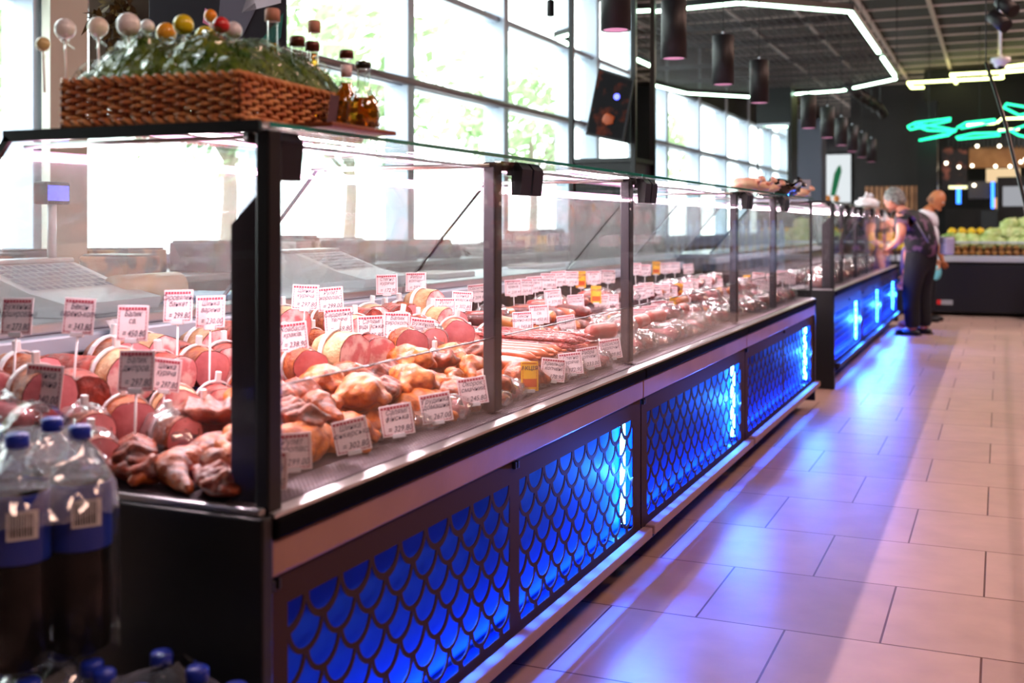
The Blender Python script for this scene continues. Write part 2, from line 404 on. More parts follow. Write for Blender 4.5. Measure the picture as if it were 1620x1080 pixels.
XF = -1.07
BLUE_W, BLUE_E, PINK_W, BLUE_U = 8., 13.0, 16., 4.2
def dz(x): return .694+max(0., (-1.16-x))*.03+(.06 if x < -1.62 else 0)           # height of the sloping deck and its rear step
def deck_mb(y0, y1):
    d = MB()
    d.add([(-1.079, y0, .689), (-1.165, y0, .694), (-1.90, y0, .7162), (-1.90, y0, .696), (-1.079, y0, .67),
           (-1.079, y1, .689), (-1.165, y1, .694), (-1.90, y1, .7162), (-1.90, y1, .696), (-1.079, y1, .67)],
          [(0, 1, 6, 5), (1, 2, 7, 6), (2, 3, 8, 7), (3, 4, 9, 8), (4, 0, 5, 9), (0, 4, 3, 2, 1), (5, 6, 7, 8, 9)])
    return d
def make_case(y0, y1, joints, wins, label, first=False, last=False, far=False, cut=scale_openings, group='glass-fronted refrigerated display cases along the aisle'):
    t = empty('refrigerated_display_case', (XF, y0, 0), 0, label, 'display case', group)
    o = (XF, y0, 0); L = lambda mb, name, m, par=t: local(mb, o).build(name, m, par)
    fm = m_brown2 if far else m_brown
    body = MB().box((-2.0, y0, .17), (-1.135, y1, .60)).box((-2.0, y0, .60), (-1.09, y1, .668)).box((-1.9, y0+.08, .0), (-1.3, y1-.08, .17))
    body.box((-2.0, y0, .668), (-1.905, y1, .86))
    L(body, 'body', m_black2)
    L(MB().box((-1.134, y0+.02, .162), (-1.129, y1-.02, .56)), 'light_box_backing', m_back)
    L(MB().box((-1.129, y0+.02, .160), (-1.098, y1-.02, .165)), 'light_box_floor', m_back)
    L(MB().rbox((-1.135, y0, .587), (-1.06, y1, .647), .004), 'fascia', fm if far else m_fascia)
    L(MB().rbox((-1.12, y0, .649), (-1.05, y1, .682), .006), 'bumper', m_rubber)
    st = MB().add([(-1.056, y0, .683), (-1.056, y0, .689), (-1.078, y0, .694), (-1.078, y0, .683), (-1.056, y1, .683), (-1.056, y1, .689), (-1.078, y1, .694), (-1.078, y1, .683)],
                  [(0, 1, 5, 4), (1, 2, 6, 5), (2, 3, 7, 6), (3, 0, 4, 7), (0, 3, 2, 1), (4, 5, 6, 7)])
    L(st, 'steel_sill', m_steel)
    L(deck_mb(y0+.004, y1-.004), 'deck', m_deck)
    L(MB().add([(-1.62, y0+.05, .712), (-1.62, y0+.05, .778), (-1.9, y0+.05, .786), (-1.9, y0+.05, .722), (-1.62, y1-.02, .712), (-1.62, y1-.02, .778), (-1.9, y1-.02, .786), (-1.9, y1-.02, .722)], [(0, 1, 2, 3), (7, 6, 5, 4), (0, 4, 5, 1), (1, 5, 6, 2), (2, 6, 7, 3), (3, 7, 4, 0)]), 'rear_step', m_deck)
    gr = MB()
    nn = int((y1-y0-.06)/.012)
    for q in range(8): gr.bar((-1.09-.010*q, y0+.01, .693+.0005*q), (-1.09-.010*q, y1-.01, .693+.0005*q), .0020)
    for q in range(nn): gr.bar((-1.088, y0+.03+q*.012, .6925), (-1.160, y0+.03+q*.012, .6965), .0026)
    L(gr, 'air_grille', mat('grille_grey', hexc('#94868e'), .5, .4))
    # perforated front
    pf = perforated_sheet(y0+.004, y1-.004, .160, .586, wins, 'front_panel', fm, None, XF, cut)
    pf.data.transform(Matrix.Translation((-XF, -y0, 0))); pf.parent = t
    for yy in [y0+.01]+[j for j in joints]:
        for q in ((-.012, -.004), (.004, .012)): L(MB().rbox((-1.068, yy+q[0], .566), (-1.058, yy+q[1], .584), .002), 'panel_clip', m_black)
    # blue tube at the far end of the light box
    L(MB().tube([(-1.112, y1-.055, .19), (-1.112, y1-.055, .545)], .009, 8), 'light_tube', m_led)
    L(MB().box((-1.133, y0+.002, .175), (-1.073, y0+.010, .56)), 'light_box_side', m_back); L(MB().box((-1.133, y1-.010, .175), (-1.073, y1-.002, .56)), 'light_box_side', m_back)
    # foot rail and its struts
    r_ = L(MB().rbox((-1.055, y0, .148), (-1.022, y1-.02, .178), .004), 'foot_rail', fm if far else m_rail)
    for yy in (y0+.16, y1-.16):
        s = MB()
        for dy in (-.05, .05): s.bar((-1.04, yy+dy, .148), (-1.19, yy+dy*.6, .0), .014, .022)
        s.bar((-1.06, yy, .155), (-1.14, yy, .17), .05, .006)
        L(s, 'rail_bracket', m_black)
    for (a, b_) in ((y0+.2, -1.25), (y1-.2, -1.25)):
        L(MB().tube([(b_, a, .0), (b_, a, .17)], .022, 10), 'foot', m_black)
    # glazing
    js = [y0]+list(joints)+[y1]
    for a, b_ in zip(js[:-1], js[1:]):
        a2 = a if a == y0 else a+.035; b2 = b_+.033 if b_ != y1 else b_-(.006 if last else .002)
        L(MB().box((-1.087, a2, .704), (-1.082, b2, 1.300)), 'front_glass', m_glass)
        tp = L(MB().box((-1.62, a2, 1.305), (-1.066, b2, 1.314)), 'top_glass', m_topglass)
        e = MB().box((-1.0655, a2, 1.3055), (-1.0635, b2, 1.3135)); L(e, 'glass_edge', m_edge, t)
        L(MB().box((-1.106, a+.03, .706), (-1.103, b_-.03, .880)), 'inner_glass', m_glass)
        L(MB().box((-1.107, a+.03, .880), (-1.102, b_-.03, .8825)), 'inner_glass_edge', m_black)
        rg = MB().add([(-1.625, a+.01, 1.285), (-1.93, a+.01, .935), (-1.934, a+.01, .931), (-1.63, a+.01, 1.281), (-1.625, b_-.01, 1.285), (-1.93, b_-.01, .935), (-1.934, b_-.01, .931), (-1.63, b_-.01, 1.281)],
                      [(0, 1, 5, 4), (3, 7, 6, 2), (0, 4, 7, 3), (1, 2, 6, 5), (0, 3, 2, 1), (4, 5, 6, 7)])
        L(rg, 'rear_glass', m_hazy)
        L(MB().tube([(-1.625, a+.02, 1.272), (-1.625, b_-.02, 1.272)], .005, 6), 'led_strip', m_ledpink)
        L(MB().tube([(-1.12, a+.02, 1.292), (-1.62, a+.03, 1.292)], .005, 6), 'support_rod', m_steel); L(MB().tube([(-1.12, b_-.03, 1.292), (-1.62, b_-.03, 1.292)], .005, 6), 'support_rod', m_steel)
    ledge = MB().rbox((-1.955, y0, .862), (-1.895, y1, .905), .006)
    L(ledge, 'rear_ledge', m_alu)
    L(MB().rbox((-2.35, y0, .905), (-1.945, y1, .932), .006), 'service_worktop', m_steel)
    # partitions, posts and hinges
    pts = [(-1.10, .71), (-1.10, 1.295), (-1.62, 1.295), (-1.94, .935), (-1.94, .86), (-1.88, .80)]
    for k, yy in enumerate([y0]+list(joints)+([y1] if last else [])):
        isfirst = (k == 0 and first); islast = (last and yy == y1)
        w = .006
        ya = yy+.004 if isfirst else (yy-.012 if islast else yy)
        pr = MB(); nP = len(pts)
        pr.add([(x, ya, z) for x, z in pts]+[(x, ya+w, z) for x, z in pts], [tuple(range(nP)), tuple(range(2*nP-1, nP-1, -1))]+[(i, (i+1) % nP, nP+(i+1) % nP, nP+i) for i in range(nP)])
        L(pr, 'end_glass' if (isfirst or islast) else 'partition_glass', m_glass)
        ed = MB().bar((-1.62, ya+w/2, 1.297), (-1.942, ya+w/2, .935), .006, .008)
        if isfirst: ed = MB().bar((-1.62, ya-.010, 1.304), (-1.942, ya-.010, .935), .010, .014).bar((-1.08, ya-.010, 1.307), (-1.63, ya-.010, 1.307), .010, .020)
        if islast: ed.bar((-1.10, ya+w/2, 1.300), (-1.62, ya+w/2, 1.300), .012, .010)
        L(ed, 'glass_trim', m_black if k == 0 else m_alu)
        if islast:
            L(MB().box((-1.09, yy-.012, .70), (-1.075, yy, 1.30)), 'post', m_black)
            continue
        if isfirst:
            L(MB().rbox((-1.092, yy-.002, .685), (-1.066, yy+.034, 1.302), .003), 'corner_post', m_black)
            sp = MB().add([(-1.092, yy+.012, .70), (-1.15, yy+.012, .70), (-1.15, yy+.012, 1.15), (-1.092, yy+.012, 1.205), (-1.092, yy+.022, .70), (-1.15, yy+.022, .70), (-1.15, yy+.022, 1.15), (-1.092, yy+.022, 1.205)],
                          [(0, 1, 2, 3), (7, 6, 5, 4), (0, 4, 5, 1), (1, 5, 6, 2), (2, 6, 7, 3), (3, 7, 4, 0)])
            L(sp, 'side_plate', m_post)
        else:
            pc = yy+.023 if yy == y0 else yy
            L(MB().rbox((-1.14, pc-.022, .70), (-1.108, pc+.022, 1.30), .004), 'post', m_post)
        offs = (.035,) if isfirst else (.05, .125)
        for of in offs:
            a = yy+of; hg = MB()
            prof = [(-1.10, 1.302), (-1.072, 1.302), (-1.058, 1.285), (-1.064, 1.222), (-1.088, 1.222), (-1.088, 1.27), (-1.10, 1.27)]
            prof = [(x-.008, z) for x, z in prof]
            m_ = len(prof); w2 = .062
            hg.add([(x, a, z) for x, z in prof]+[(x, a+w2, z) for x, z in prof], [tuple(range(m_)), tuple(range(2*m_-1, m_-1, -1))]+[(i, (i+1) % m_, m_+(i+1) % m_, m_+i) for i in range(m_)])
            hg.tube([(-1.11, a+w2/2, 1.292), (-1.11, a-.03, 1.292)], .012, 8)
            L(hg, 'glass_hinge', m_black)
        if not isfirst:
            L(MB().lathe([(0, 0), (.004, .001), (.005, .004), (0, .004)], 8, Matrix.Translation((-1.107, yy, 1.20)) @ Matrix.Rotation(PI/2, 4, 'Y')).lathe([(0, 0), (.004, .001), (.005, .004), (0, .004)], 8, Matrix.Translation((-1.107, yy, 1.225)) @ Matrix.Rotation(PI/2, 4, 'Y')), 'screw', m_screw)
    if first:
        L(MB().rbox((-2.0, y0-.03, .0), (-1.058, y0-.001, .688), .004), 'end_panel', m_black)
        L(MB().rbox((-1.96, y0-.02, .688), (-1.07, y0-.004, .700), .003), 'end_sill', m_steel)
    if last:
        L(MB().rbox((-2.0, y1+.001, .05), (-1.06, y1+.03, .672), .004), 'end_panel', m_black)
    # light the box holds: a blue strip under the fascia shining down, pink strip over the food
    def area(name, loc, sx, sy, rot, col, pw, spread=PI):
        li = bpy.data.lights.new(name, 'AREA'); li.shape = 'RECTANGLE'; li.size = sx; li.size_y = sy; li.energy = pw; li.color = col; li.spread = spread
        ob = bpy.data.objects.new(name, li); COL.objects.link(ob); ob.location = loc; ob.rotation_euler = rot; return ob
    ln = y1-y0
    area('blue_strip_light', (-1.118, (y0+y1)/2, .33), .012, ln-.1, (0, -.46, 0), (.01, .09, 1.), BLUE_W*ln, 1.0)
    area('blue_up_light', (-1.112, (y0+y1)/2, .172), .018, ln-.06, (0, PI, 0), (.01, .10, 1.), BLUE_U*ln*(3.5 if far else 1))
    area('blue_end_light', (-1.105, y1-.085, .36), .30, .03, (0, PI/2, PI/2) if 0 else (PI/2, PI/2, 0) if 0 else (-PI/2, 0, 0), (.02, .14, 1.), BLUE_E*(3 if far else 1))
    area('front_fill_light', (-1.15, (y0+y1)/2, 1.285), .012, ln-.1, (0, .38, 0), (1., .80, .84), PINK_W*.32*ln)  # added fill, brightens the front row and cards; the case's own strip is rear
    L(MB().box((-1.156, y0+.05, 1.286), (-1.144, y1-.05, 1.292)), 'front_fill_housing', m_alu)  # made-up housing for the added front fill
    area('food_light', (-1.605, (y0+y1)/2, 1.262), .012, ln-.1, (0, -.80, 0), (1., .76, .82), PINK_W*ln)
    return t
make_case(1.49, 3.515, [2.476], [(1.544, 2.453, .189, .532), (2.51, 3.432, .189, .532)],
          'nearest refrigerated display case with smoked meats, carrying the wicker basket', first=True)
make_case(3.52, 5.14, [], [(3.585, 5.057, .189, .532)], 'middle refrigerated display case, single wide scale-cut blue panel, beyond the long thin red sausages')
make_case(5.145, 7.20, [6.14], [(5.209, 6.12, .189, .532), (6.157, 7.106, .189, .532)],
          'third refrigerated display case, last one before the gap, its sill shining green', last=True)
G2 = 'far refrigerated display cases beyond the gap'
make_case(8.12, 9.9, [9.0], [(8.19, 9.0, .189, .532), (9.04, 9.8, .189, .532)], 'far refrigerated display case just beyond the gap, black end panel and blue front', first=True, far=True, cut=grid_openings, group=G2)
make_case(9.905, 11.68, [10.8], [(9.97, 10.78, .189, .532), (10.82, 11.6, .189, .532)], 'far refrigerated display case, second of three beyond the gap', far=True, cut=grid_openings, group=G2)
make_case(11.685, 13.45, [12.55], [(11.75, 12.5, .189, .532), (12.56, 13.37, .189, .532)], 'farthest refrigerated display case, the one the grey-haired woman leans to', last=True, far=True, cut=grid_openings, group=G2)
# ================================================================ food in the cases
RND = random.Random(11)
def meat(name, c1, c2, ns=18, rough=.42, coat=.18, bump=.5, bs=90, lo=.35, hi=.62, sss=.0):
    return mat(name, hexc(c1), rough, col2=hexc(c2), nscale=ns, bump=bump, bscale=bs, coat=coat, lo=lo, hi=hi, sss=sss)
m_chick = meat('smoked_skin_orange', '#8a3208', '#d8762a', 38)
m_chickb = meat('smoked_skin_brown', '#4c1204', '#b05018', 34)
m_rib = meat('smoked_rib_dark', '#42100c', '#a04424', 38)
m_rind = meat('ham_rind', '#7a2a10', '#b9602a', 24, bump=.7)
m_rindpale = meat('pale_rind', '#b07a50', '#d9b48a', 20)
m_ham = meat('ham_cut_pink', '#e08a90', '#c4626a', 26, rough=.45, coat=.15, bump=.12, lo=.3, hi=.7)
m_hamfat = meat('ham_marbled', '#d67a80', '#f2c8c6', 30, rough=.42, coat=.2, bump=.15, lo=.45, hi=.6)
m_neck = meat('smoked_neck_red', '#5c130f', '#b0473a', 36, bump=.8, bs=70)
m_kab = meat('thin_sausage_red', '#7c1c1c', '#b0403a', 60, bump=.9, bs=120, coat=.5)
m_saus = meat('sausage_orange', '#8e3218', '#bb5a2c', 10, bump=.1, coat=.6)
m_salami = meat('salami_dark', '#43100f', '#75211d', 40, bump=.35, coat=.4)
m_pinks = meat('boiled_sausage_pink', '#a8423c', '#c8655c', 8, bump=.08, coat=.6)
m_redm = meat('packed_red_meat', '#741818', '#ac403c', 20, bump=.4, coat=.5)
m_amber = meat('amber_casing', '#a3501c', '#c2702c', 6, bump=.05, coat=.7)
m_wrapm = pane('crinkled_film', (.97, .95, .96), .10, rough=.12, bump=1., bscale=26, haze=.14, hazecol=(.95, .9, .92), power=3., boost=1.6)
m_loop = mat('white_plastic_loop', hexc('#ece6ea'), .35)
m_bone = mat('bone_end', hexc('#c9a27a'), .5)

def fuse(mb, name, m, parent=None, voxel=.005):
    o = mb.build(name, m); r = o.modifiers.new('r', 'REMESH'); r.mode = 'VOXEL'; r.voxel_size = voxel; r.use_smooth_shade = True
    s = o.modifiers.new('s', 'SMOOTH'); s.factor = .6; s.iterations = 4
    me = bpy.data.meshes.new_from_object(o.evaluated_get(bpy.context.evaluated_depsgraph_get()))
    o.modifiers.clear(); o.data = me; me.materials.clear(); me.materials.append(m)
    for p in me.polygons: p.use_smooth = True
    if parent: o.parent = parent
    return o
def wrinkle(o, amp, fr, seed=0):
    off = Vector((seed*3.3, seed, -seed*2.))
    for v in o.data.vertices:
        d = noise.noise(v.co*fr+off); v.co += v.co.normalized()*0+Vector((v.normal.x, v.normal.y, v.normal.z))*d*amp
    return o
def crumple(mb_r, z, parent, seed, name='plastic_wrap'):
    m = MB().ball((0, 0, z), mb_r, 22, 14, .13, seed, 7.)
    zz = [(x, y, max(zc, .001)) for x, y, zc in m.v]; m.v = zz
    return m.build(name, m_wrapm, parent)
def loop_part(x, r, parent, w=.010):
    m = MB(); n = 22
    pts = [(x, math.cos(2*PI*k/n)*r, r*.96+math.sin(2*PI*k/n)*r) for k in range(n)]
    vs = []
    for (px_, y, z) in pts:
        ny, nz_ = y/r, (z-r*.96)/r
        for dx, dr in ((-w, 0), (w, 0), (w, .003), (-w, .003)): vs.append((px_+dx, y+ny*dr, z+nz_*dr))
    fs = [(i*4+j, i*4+(j+1) % 4, ((i+1) % n)*4+(j+1) % 4, ((i+1) % n)*4+j) for i in range(n) for j in range(4)]
    m.add(vs, fs); m.rbox((x-.006, -.006, r*1.96), (x+.006, .006, r*1.96+.022), .002)
    return m.build('plastic_loop', m_loop, parent)
def ham(name, r, L, rind, face, seed, loop=True, wrap=False):
    m = MB(); n = 26; k = 12; vs = []; off = Vector((seed*5.1, 0, seed))
    def rad(a, x): return r*(1+.10*noise.noise(Vector((math.cos(a), math.sin(a), x*9))*1.3+off)+.05*noise.noise(Vector((math.cos(a)*3, math.sin(a)*3, x*40))+off))
    for i in range(k+1):
        x = L/2-L*i/k; t = i/k; q = 1. if t < .6 else math.sqrt(max(.02, 1-((t-.6)/.4)**2*.97))
        for j in range(n):
            a = 2*PI*j/n; R = rad(a, x)*q; vs.append((x, R*math.cos(a), r*.95+R*math.sin(a)*.95))
    fs = [(i*n+j, i*n+(j+1) % n, (i+1)*n+(j+1) % n, (i+1)*n+j) for i in range(k) for j in range(n)]+[tuple(k*n+j for j in range(n))]
    m.add(vs, fs, True); o = m.build(name, rind)
    f = MB(); ring = vs[:n]; c = (L/2+.004, 0, r*.95)
    ring2 = [(x+.001, y*.97, (z-r*.95)*.97+r*.95) for x, y, z in ring]; mid = [(L/2+.004, y*.6, (z-r*.95)*.6+r*.95) for x, y, z in ring]
    f.add(ring2+mid+[c], [(j, (j+1) % n, n+(j+1) % n, n+j) for j in range(n)]+[(n+j, n+(j+1) % n, 2*n) for j in range(n)], True)
    f.build('cut_face', face, o)
    if loop: loop_part(L*.0, r*1.01, o, .006)
    if wrap: crumple((L*.62, r*1.3, r*1.25), r*.9, o, seed)
    return o
def capsule(name, r, L, bend, m_, n=12, k=10, ax_z=None, knots=True, wav=0.):
    m = MB(); pts = []; rs = []
    for i in range(k+1):
        t = i/k; x = -L/2+L*t
        pts.append((x, bend*(4*t*(1-t)-.5)+wav*math.sin(t*9), r)); e = min(t, 1-t)*L/r
        rs.append(r*(math.sqrt(max(0.03, 1-(1-min(1, e))**2))))
    m.tube(pts, rs, n)
    if knots: m.tube([(-L/2, -bend*.5, r), (-L/2-.012, -bend*.5, r)], [.003, .004], 6); m.tube([(L/2, -bend*.5, r), (L/2+.012, -bend*.5, r)], [.003, .004], 6)
    return m.build(name, m_)
def leg_piece(seed, m_):
    m = MB(); m.ball((-.02, 0, .03), (.048, .036, .030), amp=.12, seed=seed).ball((-.045, .018, .028), (.03, .028, .024), amp=.1, seed=seed+1)
    m.tube([(0, 0, .028), (.04, -.006, .022), (.07, -.004, .016)], [.026, .018, .010], 10).ball((.074, -.004, .016), .012)
    return wrinkle(fuse(m, 'smoked_drumstick', m_), .004, 55, seed)
def half_bird(seed, m_):
    m = MB(); m.ball((0, 0, .038), (.062, .048, .040), amp=.10, seed=seed).ball((.03, .018, .045), (.034, .026, .026), amp=.1, seed=seed+2)
    m.ball((-.035, -.02, .045), (.032, .03, .028), amp=.1, seed=seed+3)
    m.tube([(.03, -.03, .035), (.06, -.045, .028), (.075, -.03, .022)], [.020, .014, .009], 9)
    m.tube([(-.02, .04, .03), (.02, .052, .035), (.045, .045, .03)], [.013, .012, .008], 9)
    return wrinkle(fuse(m, 'smoked_half_chicken', m_), .004, 50, seed)
def wing(seed, m_):
    m = MB(); m.tube([(-.045, 0, .018), (-.01, .018, .022), (.03, .0, .018)], [.018, .020, .013], 9).tube([(.03, 0, .018), (.055, .022, .016), (.075, .03, .012)], [.013, .011, .005], 9)
    m.ball((-.05, 0, .018), .02, amp=.1, seed=seed)
    return wrinkle(fuse(m, 'smoked_chicken_wing', m_), .003, 60, seed)
def rib_slab(seed, m_):
    m = MB(); m.ball((0, 0, .026), (.085, .042, .020), amp=.14, seed=seed, nu=18, nv=10)
    for q in range(4): m.tube([(-.055+.035*q, -.042, .030), (-.05+.035*q, 0, .046), (-.045+.035*q, .04, .03)], [.008, .011, .007], 7)
    return wrinkle(fuse(m, 'smoked_rib_slab', m_), .004, 45, seed)
def packed(name, m_, seed, dims=(.07, .045, .03)):
    m = MB()
    for q in range(3): m.ball(((q-1)*dims[0]*.5, (q % 2-.5)*dims[1]*.4, dims[2]*.9), (dims[0]*.5, dims[1]*.7, dims[2]*.85), amp=.12, seed=seed+q)
    o = fuse(m, name, m_, voxel=.006); crumple((dims[0]*1.15, dims[1]*1.3, dims[2]*1.35), dims[2]*.95, o, seed+9); return o
def packed_links(seed, m_, n=4):
    m = MB()
    for q in range(n):
        pts = [(-.055+.11*i/7, (q-(n-1)/2)*.021+.004*math.sin(i+q), .014+.006*(q % 2)) for i in range(8)]
        m.tube(pts, [.006, .010, .011, .011, .011, .011, .010, .006], 8)
    o = m.build('packed_sausage_links', m_); crumple((.078, n*.0135+.012, .026), .018, o, seed); return o

LIB = {}
PROTO = {
 'leg1': (lambda: leg_piece(1, m_chick), 'orange-brown smoked chicken leg', 'chicken leg'),
 'leg2': (lambda: leg_piece(5, m_chickb), 'dark brown smoked chicken leg', 'chicken leg'),
 'bird1': (lambda: half_bird(2, m_chick), 'orange smoked half chicken', 'smoked chicken'),
 'bird2': (lambda: half_bird(8, m_chickb), 'brown smoked half chicken', 'smoked chicken'),
 'wing1': (lambda: wing(3, m_chick), 'small orange smoked wing', 'chicken wing'),
 'rib1': (lambda: rib_slab(4, m_rib), 'dark red-brown smoked rib slab', 'smoked ribs'),
 'ham1': (lambda: ham('ham_joint', .046, .13, m_rind, m_ham, 1), 'brown-rind pink ham joint', 'ham'),
 'ham2': (lambda: ham('ham_joint', .050, .12, m_rindpale, m_hamfat, 2), 'pale-rind marbled ham joint', 'ham'),
 'ham3': (lambda: ham('ham_joint', .042, .14, m_neck, m_hamfat, 3), 'red smoked pork neck', 'smoked pork'),
 'ham4': (lambda: ham('ham_joint', .040, .11, m_rind, m_ham, 4, True, True), 'film-wrapped pink ham piece', 'ham'),
 'neck': (lambda: ham('smoked_pork_neck', .036, .16, m_neck, m_neck, 5, False), 'dark red netted pork neck', 'smoked pork'),
 'kab': (lambda: capsule('thin_sausage', .0075, .40, .012, m_kab, 8, 14, knots=False, wav=.003), 'long thin red sausage', 'sausage'),
 'ora': (lambda: capsule('smoked_sausage', .013, .26, .015, m_saus, 10), 'slim orange sausage', 'sausage'),
 'thick': (lambda: capsule('thick_sausage', .019, .13, .012, m_saus, 12), 'thick reddish sausage', 'sausage'),
 'salami': (lambda: capsule('salami', .022, .20, .004, m_salami, 12), 'dark salami', 'salami'),
 'amber': (lambda: capsule('sausage_chub', .024, .15, 0, m_amber, 12), 'amber-cased sausage chub', 'sausage'),
 'pink': (lambda: capsule('boiled_sausage', .027, .17, .01, m_pinks, 14), 'plump pink boiled sausage', 'sausage'),
 'wien': (lambda: capsule('short_sausage', .012, .055, .004, m_saus, 10, 8), 'short plump red sausage', 'sausage'),
 'packr': (lambda: packed('wrapped_meat', m_redm, 3), 'film-wrapped dark red meat', 'packed meat'),
 'packp': (lambda: packed('wrapped_meat', m_ham, 6), 'film-wrapped pale pink meat', 'packed meat'),
 'packb': (lambda: packed('wrapped_meat', m_chickb, 9, (.06, .04, .02)), 'film-wrapped brown smoked meat', 'packed meat'),
 'links': (lambda: packed_links(2, m_pinks), 'film-wrapped pink sausage links', 'packed sausages'),
 'linkr': (lambda: packed_links(5, m_kab), 'film-wrapped red sausage links', 'packed sausages'),
}
HT = {'leg1': .05, 'leg2': .05, 'bird1': .065, 'bird2': .065, 'wing1': .035, 'rib1': .045, 'kab': .013, 'ora': .022, 'thick': .03, 'salami': .036, 'pink': .045, 'amber': .04}
USED = set(); ITEMS = []
def put(kind, x, y, rz, lift=0., sc=1., row='front', bay='first', tilt=0., flip=False):
    fn, desc, cat = PROTO[kind]
    slope = math.atan(.03)
    R = Matrix.Rotation(slope, 4, 'Y') @ Matrix.Rotation(rz, 4, 'Z') @ Matrix.Rotation(tilt, 4, 'X')
    loc = Vector((x, y, dz(x)+.001+lift)); e = R.to_euler()
    if kind not in LIB:
        o = fn(); LIB[kind] = o; KID[o.name] = list(o.children)
        for ch in o.children: KID[ch.name] = []
        o.location = loc; o.rotation_euler = e; o.scale = (sc,)*3
    else:
        o = dup(LIB[kind], loc, e, sc)
    o['category'] = cat
    if y < 5.14: bay = 'first' if y < 2.476 else 'second' if y < 3.515 else 'third'
    ITEMS.append((o, kind, desc, row, bay, y, lift > .03))
    return o
def rowfill(kinds, x, y0, y1, step, row, bay, rz=(-.9, .2), jx=.012, lift=0., sc=(.92, 1.08), tilt=.15):
    y = y0; i = 0
    while y <= y1:
        k = kinds[i % len(kinds)] if isinstance(kinds, list) else kinds
        put(k, x+RND.uniform(-jx, jx), y+RND.uniform(-.008, .008), RND.uniform(*rz), lift, RND.uniform(*sc), row, bay, RND.uniform(-tilt, tilt))
        y += step; i += 1
# ---- smoked poultry in front, hams behind
B = 'first'
rowfill(['bird2', 'leg2', 'bird1', 'leg1', 'bird1', 'leg1', 'leg2', 'bird1', 'leg1', 'bird2', 'leg1'], -1.205, 1.60, 2.66, .094, 'front', B, (-2.6, .6))
rowfill(['packb', 'packb', 'packp'], -1.178, 2.10, 3.44, .115, 'outermost', B, (1.1, 2.0), sc=(.8, .95))
rowfill(['leg2', 'bird2', 'leg1', 'leg1', 'leg2', 'bird1', 'wing1', 'leg1', 'bird2', 'leg1', 'bird1'], -1.31, 1.56, 2.86, .095, 'second', B, (-2.6, .6))
rowfill(['wing1', 'leg1', 'rib1', 'leg2', 'bird1', 'rib1', 'bird1', 'wing1'], -1.265, 1.62, 2.74, .115, 'second', B, (-2.6, .6), lift=.052)
rowfill(['rib1', 'ham4', 'ham1', 'rib1', 'rib1', 'bird1', 'rib1', 'bird1'], -1.42, 1.57, 3.0, .115, 'middle', B, (-.9, .1), lift=.02)
rowfill(['rib1', 'leg1', 'rib1', 'bird1', 'leg2', 'rib1', 'bird1'], -1.37, 1.74, 2.95, .125, 'middle', B, (-2, 1), lift=.066)
rowfill(['ham4', 'ham1', 'ham2', 'ham3', 'ham1', 'ham2', 'ham4', 'ham1'], -1.54, 1.58, 3.42, .118, 'fourth', B, (-1.0, -.3), lift=.03)
rowfill(['ham4', 'ham1', 'ham2', 'ham3', 'ham1'], -1.47, 2.0, 3.1, .16, 'fourth', B, (-1.0, -.2), lift=.085)
rowfill(['ham1', 'neck', 'ham2', 'ham3', 'ham1', 'ham3', 'ham2', 'ham4'], -1.69, 1.60, 3.46, .118, 'fifth', B, (-.9, -.2), lift=.012, sc=(1.0, 1.15))
rowfill(['ham3', 'ham1', 'neck', 'ham1', 'ham2', 'neck', 'ham2'], -1.82, 1.60, 3.46, .112, 'rear', B, (-.7, .2), lift=.02, sc=(1., 1.2))
rowfill(['neck', 'ham2', 'ham1', 'neck'], -1.75, 2.3, 3.4, .20, 'rear', B, (-.7, .0), lift=.065)
for i, k_ in enumerate(['rib1', 'leg2', 'rib1', 'ham4', 'rib1', 'packp', 'ham4']): put(k_, -1.20-.095*i, 1.538, RND.uniform(-.5, .5)-.4, 0, 1., 'end', B)
# ---- links in front, the bundle of long thin sausages
B = 'second'
rowfill(['packb', 'bird2', 'linkr', 'packb', 'packr', 'linkr', 'packp', 'packb'], -1.205, 2.75, 3.46, .094, 'front', B, (.9, 2.2))
for i in range(5): put('thick', -1.275+RND.uniform(-.01, .01), 2.90+.05*i, RND.uniform(-.5, -.2), .035, 1.05, 'second', B)
for i in range(6): put('ora', -1.34+RND.uniform(-.02, .02), 2.98+.030*i, RND.uniform(-.12, .05), .062+.006*(i % 2), 1.05, 'second', B)
for i in range(5): put('ora', -1.33+RND.uniform(-.02, .02), 3.02+.042*i, RND.uniform(-.12, .05), .03, 1.05, 'second', B)
for i in range(15): put('kab', -1.385+RND.uniform(-.03, .03), 3.17+.0155*i, RND.uniform(-.10, .06), .058+.018*((i*5) % 3), 1.05, 'second', B)
for i in range(10): put('thick', -1.33+RND.uniform(-.02, .02), 3.17+.028*i, RND.uniform(-.2, .1), .022, .9, 'second', B)
for i in range(15): put('wien', -1.215-.04*(i % 3), 3.36+.030*(i//3)+RND.uniform(-.004, .004), RND.uniform(-2, 1), .02+.018*((i*7) % 3), 1.15, 'second', B)
rowfill(['bird1', 'rib1', 'linkr', 'packr', 'links'], -1.45, 3.06, 3.46, .095, 'middle', B, (-1.2, 0))
B = 'third'
rowfill(['salami', 'thick', 'salami', 'amber', 'salami', 'thick'], -1.52, 3.56, 4.3, .055, 'fourth', B, (-1.1, -.6), lift=.035)
rowfill(['amber', 'salami', 'thick', 'salami'], -1.58, 3.60, 4.3, .09, 'fourth', B, (-1.0, -.4), lift=.075)
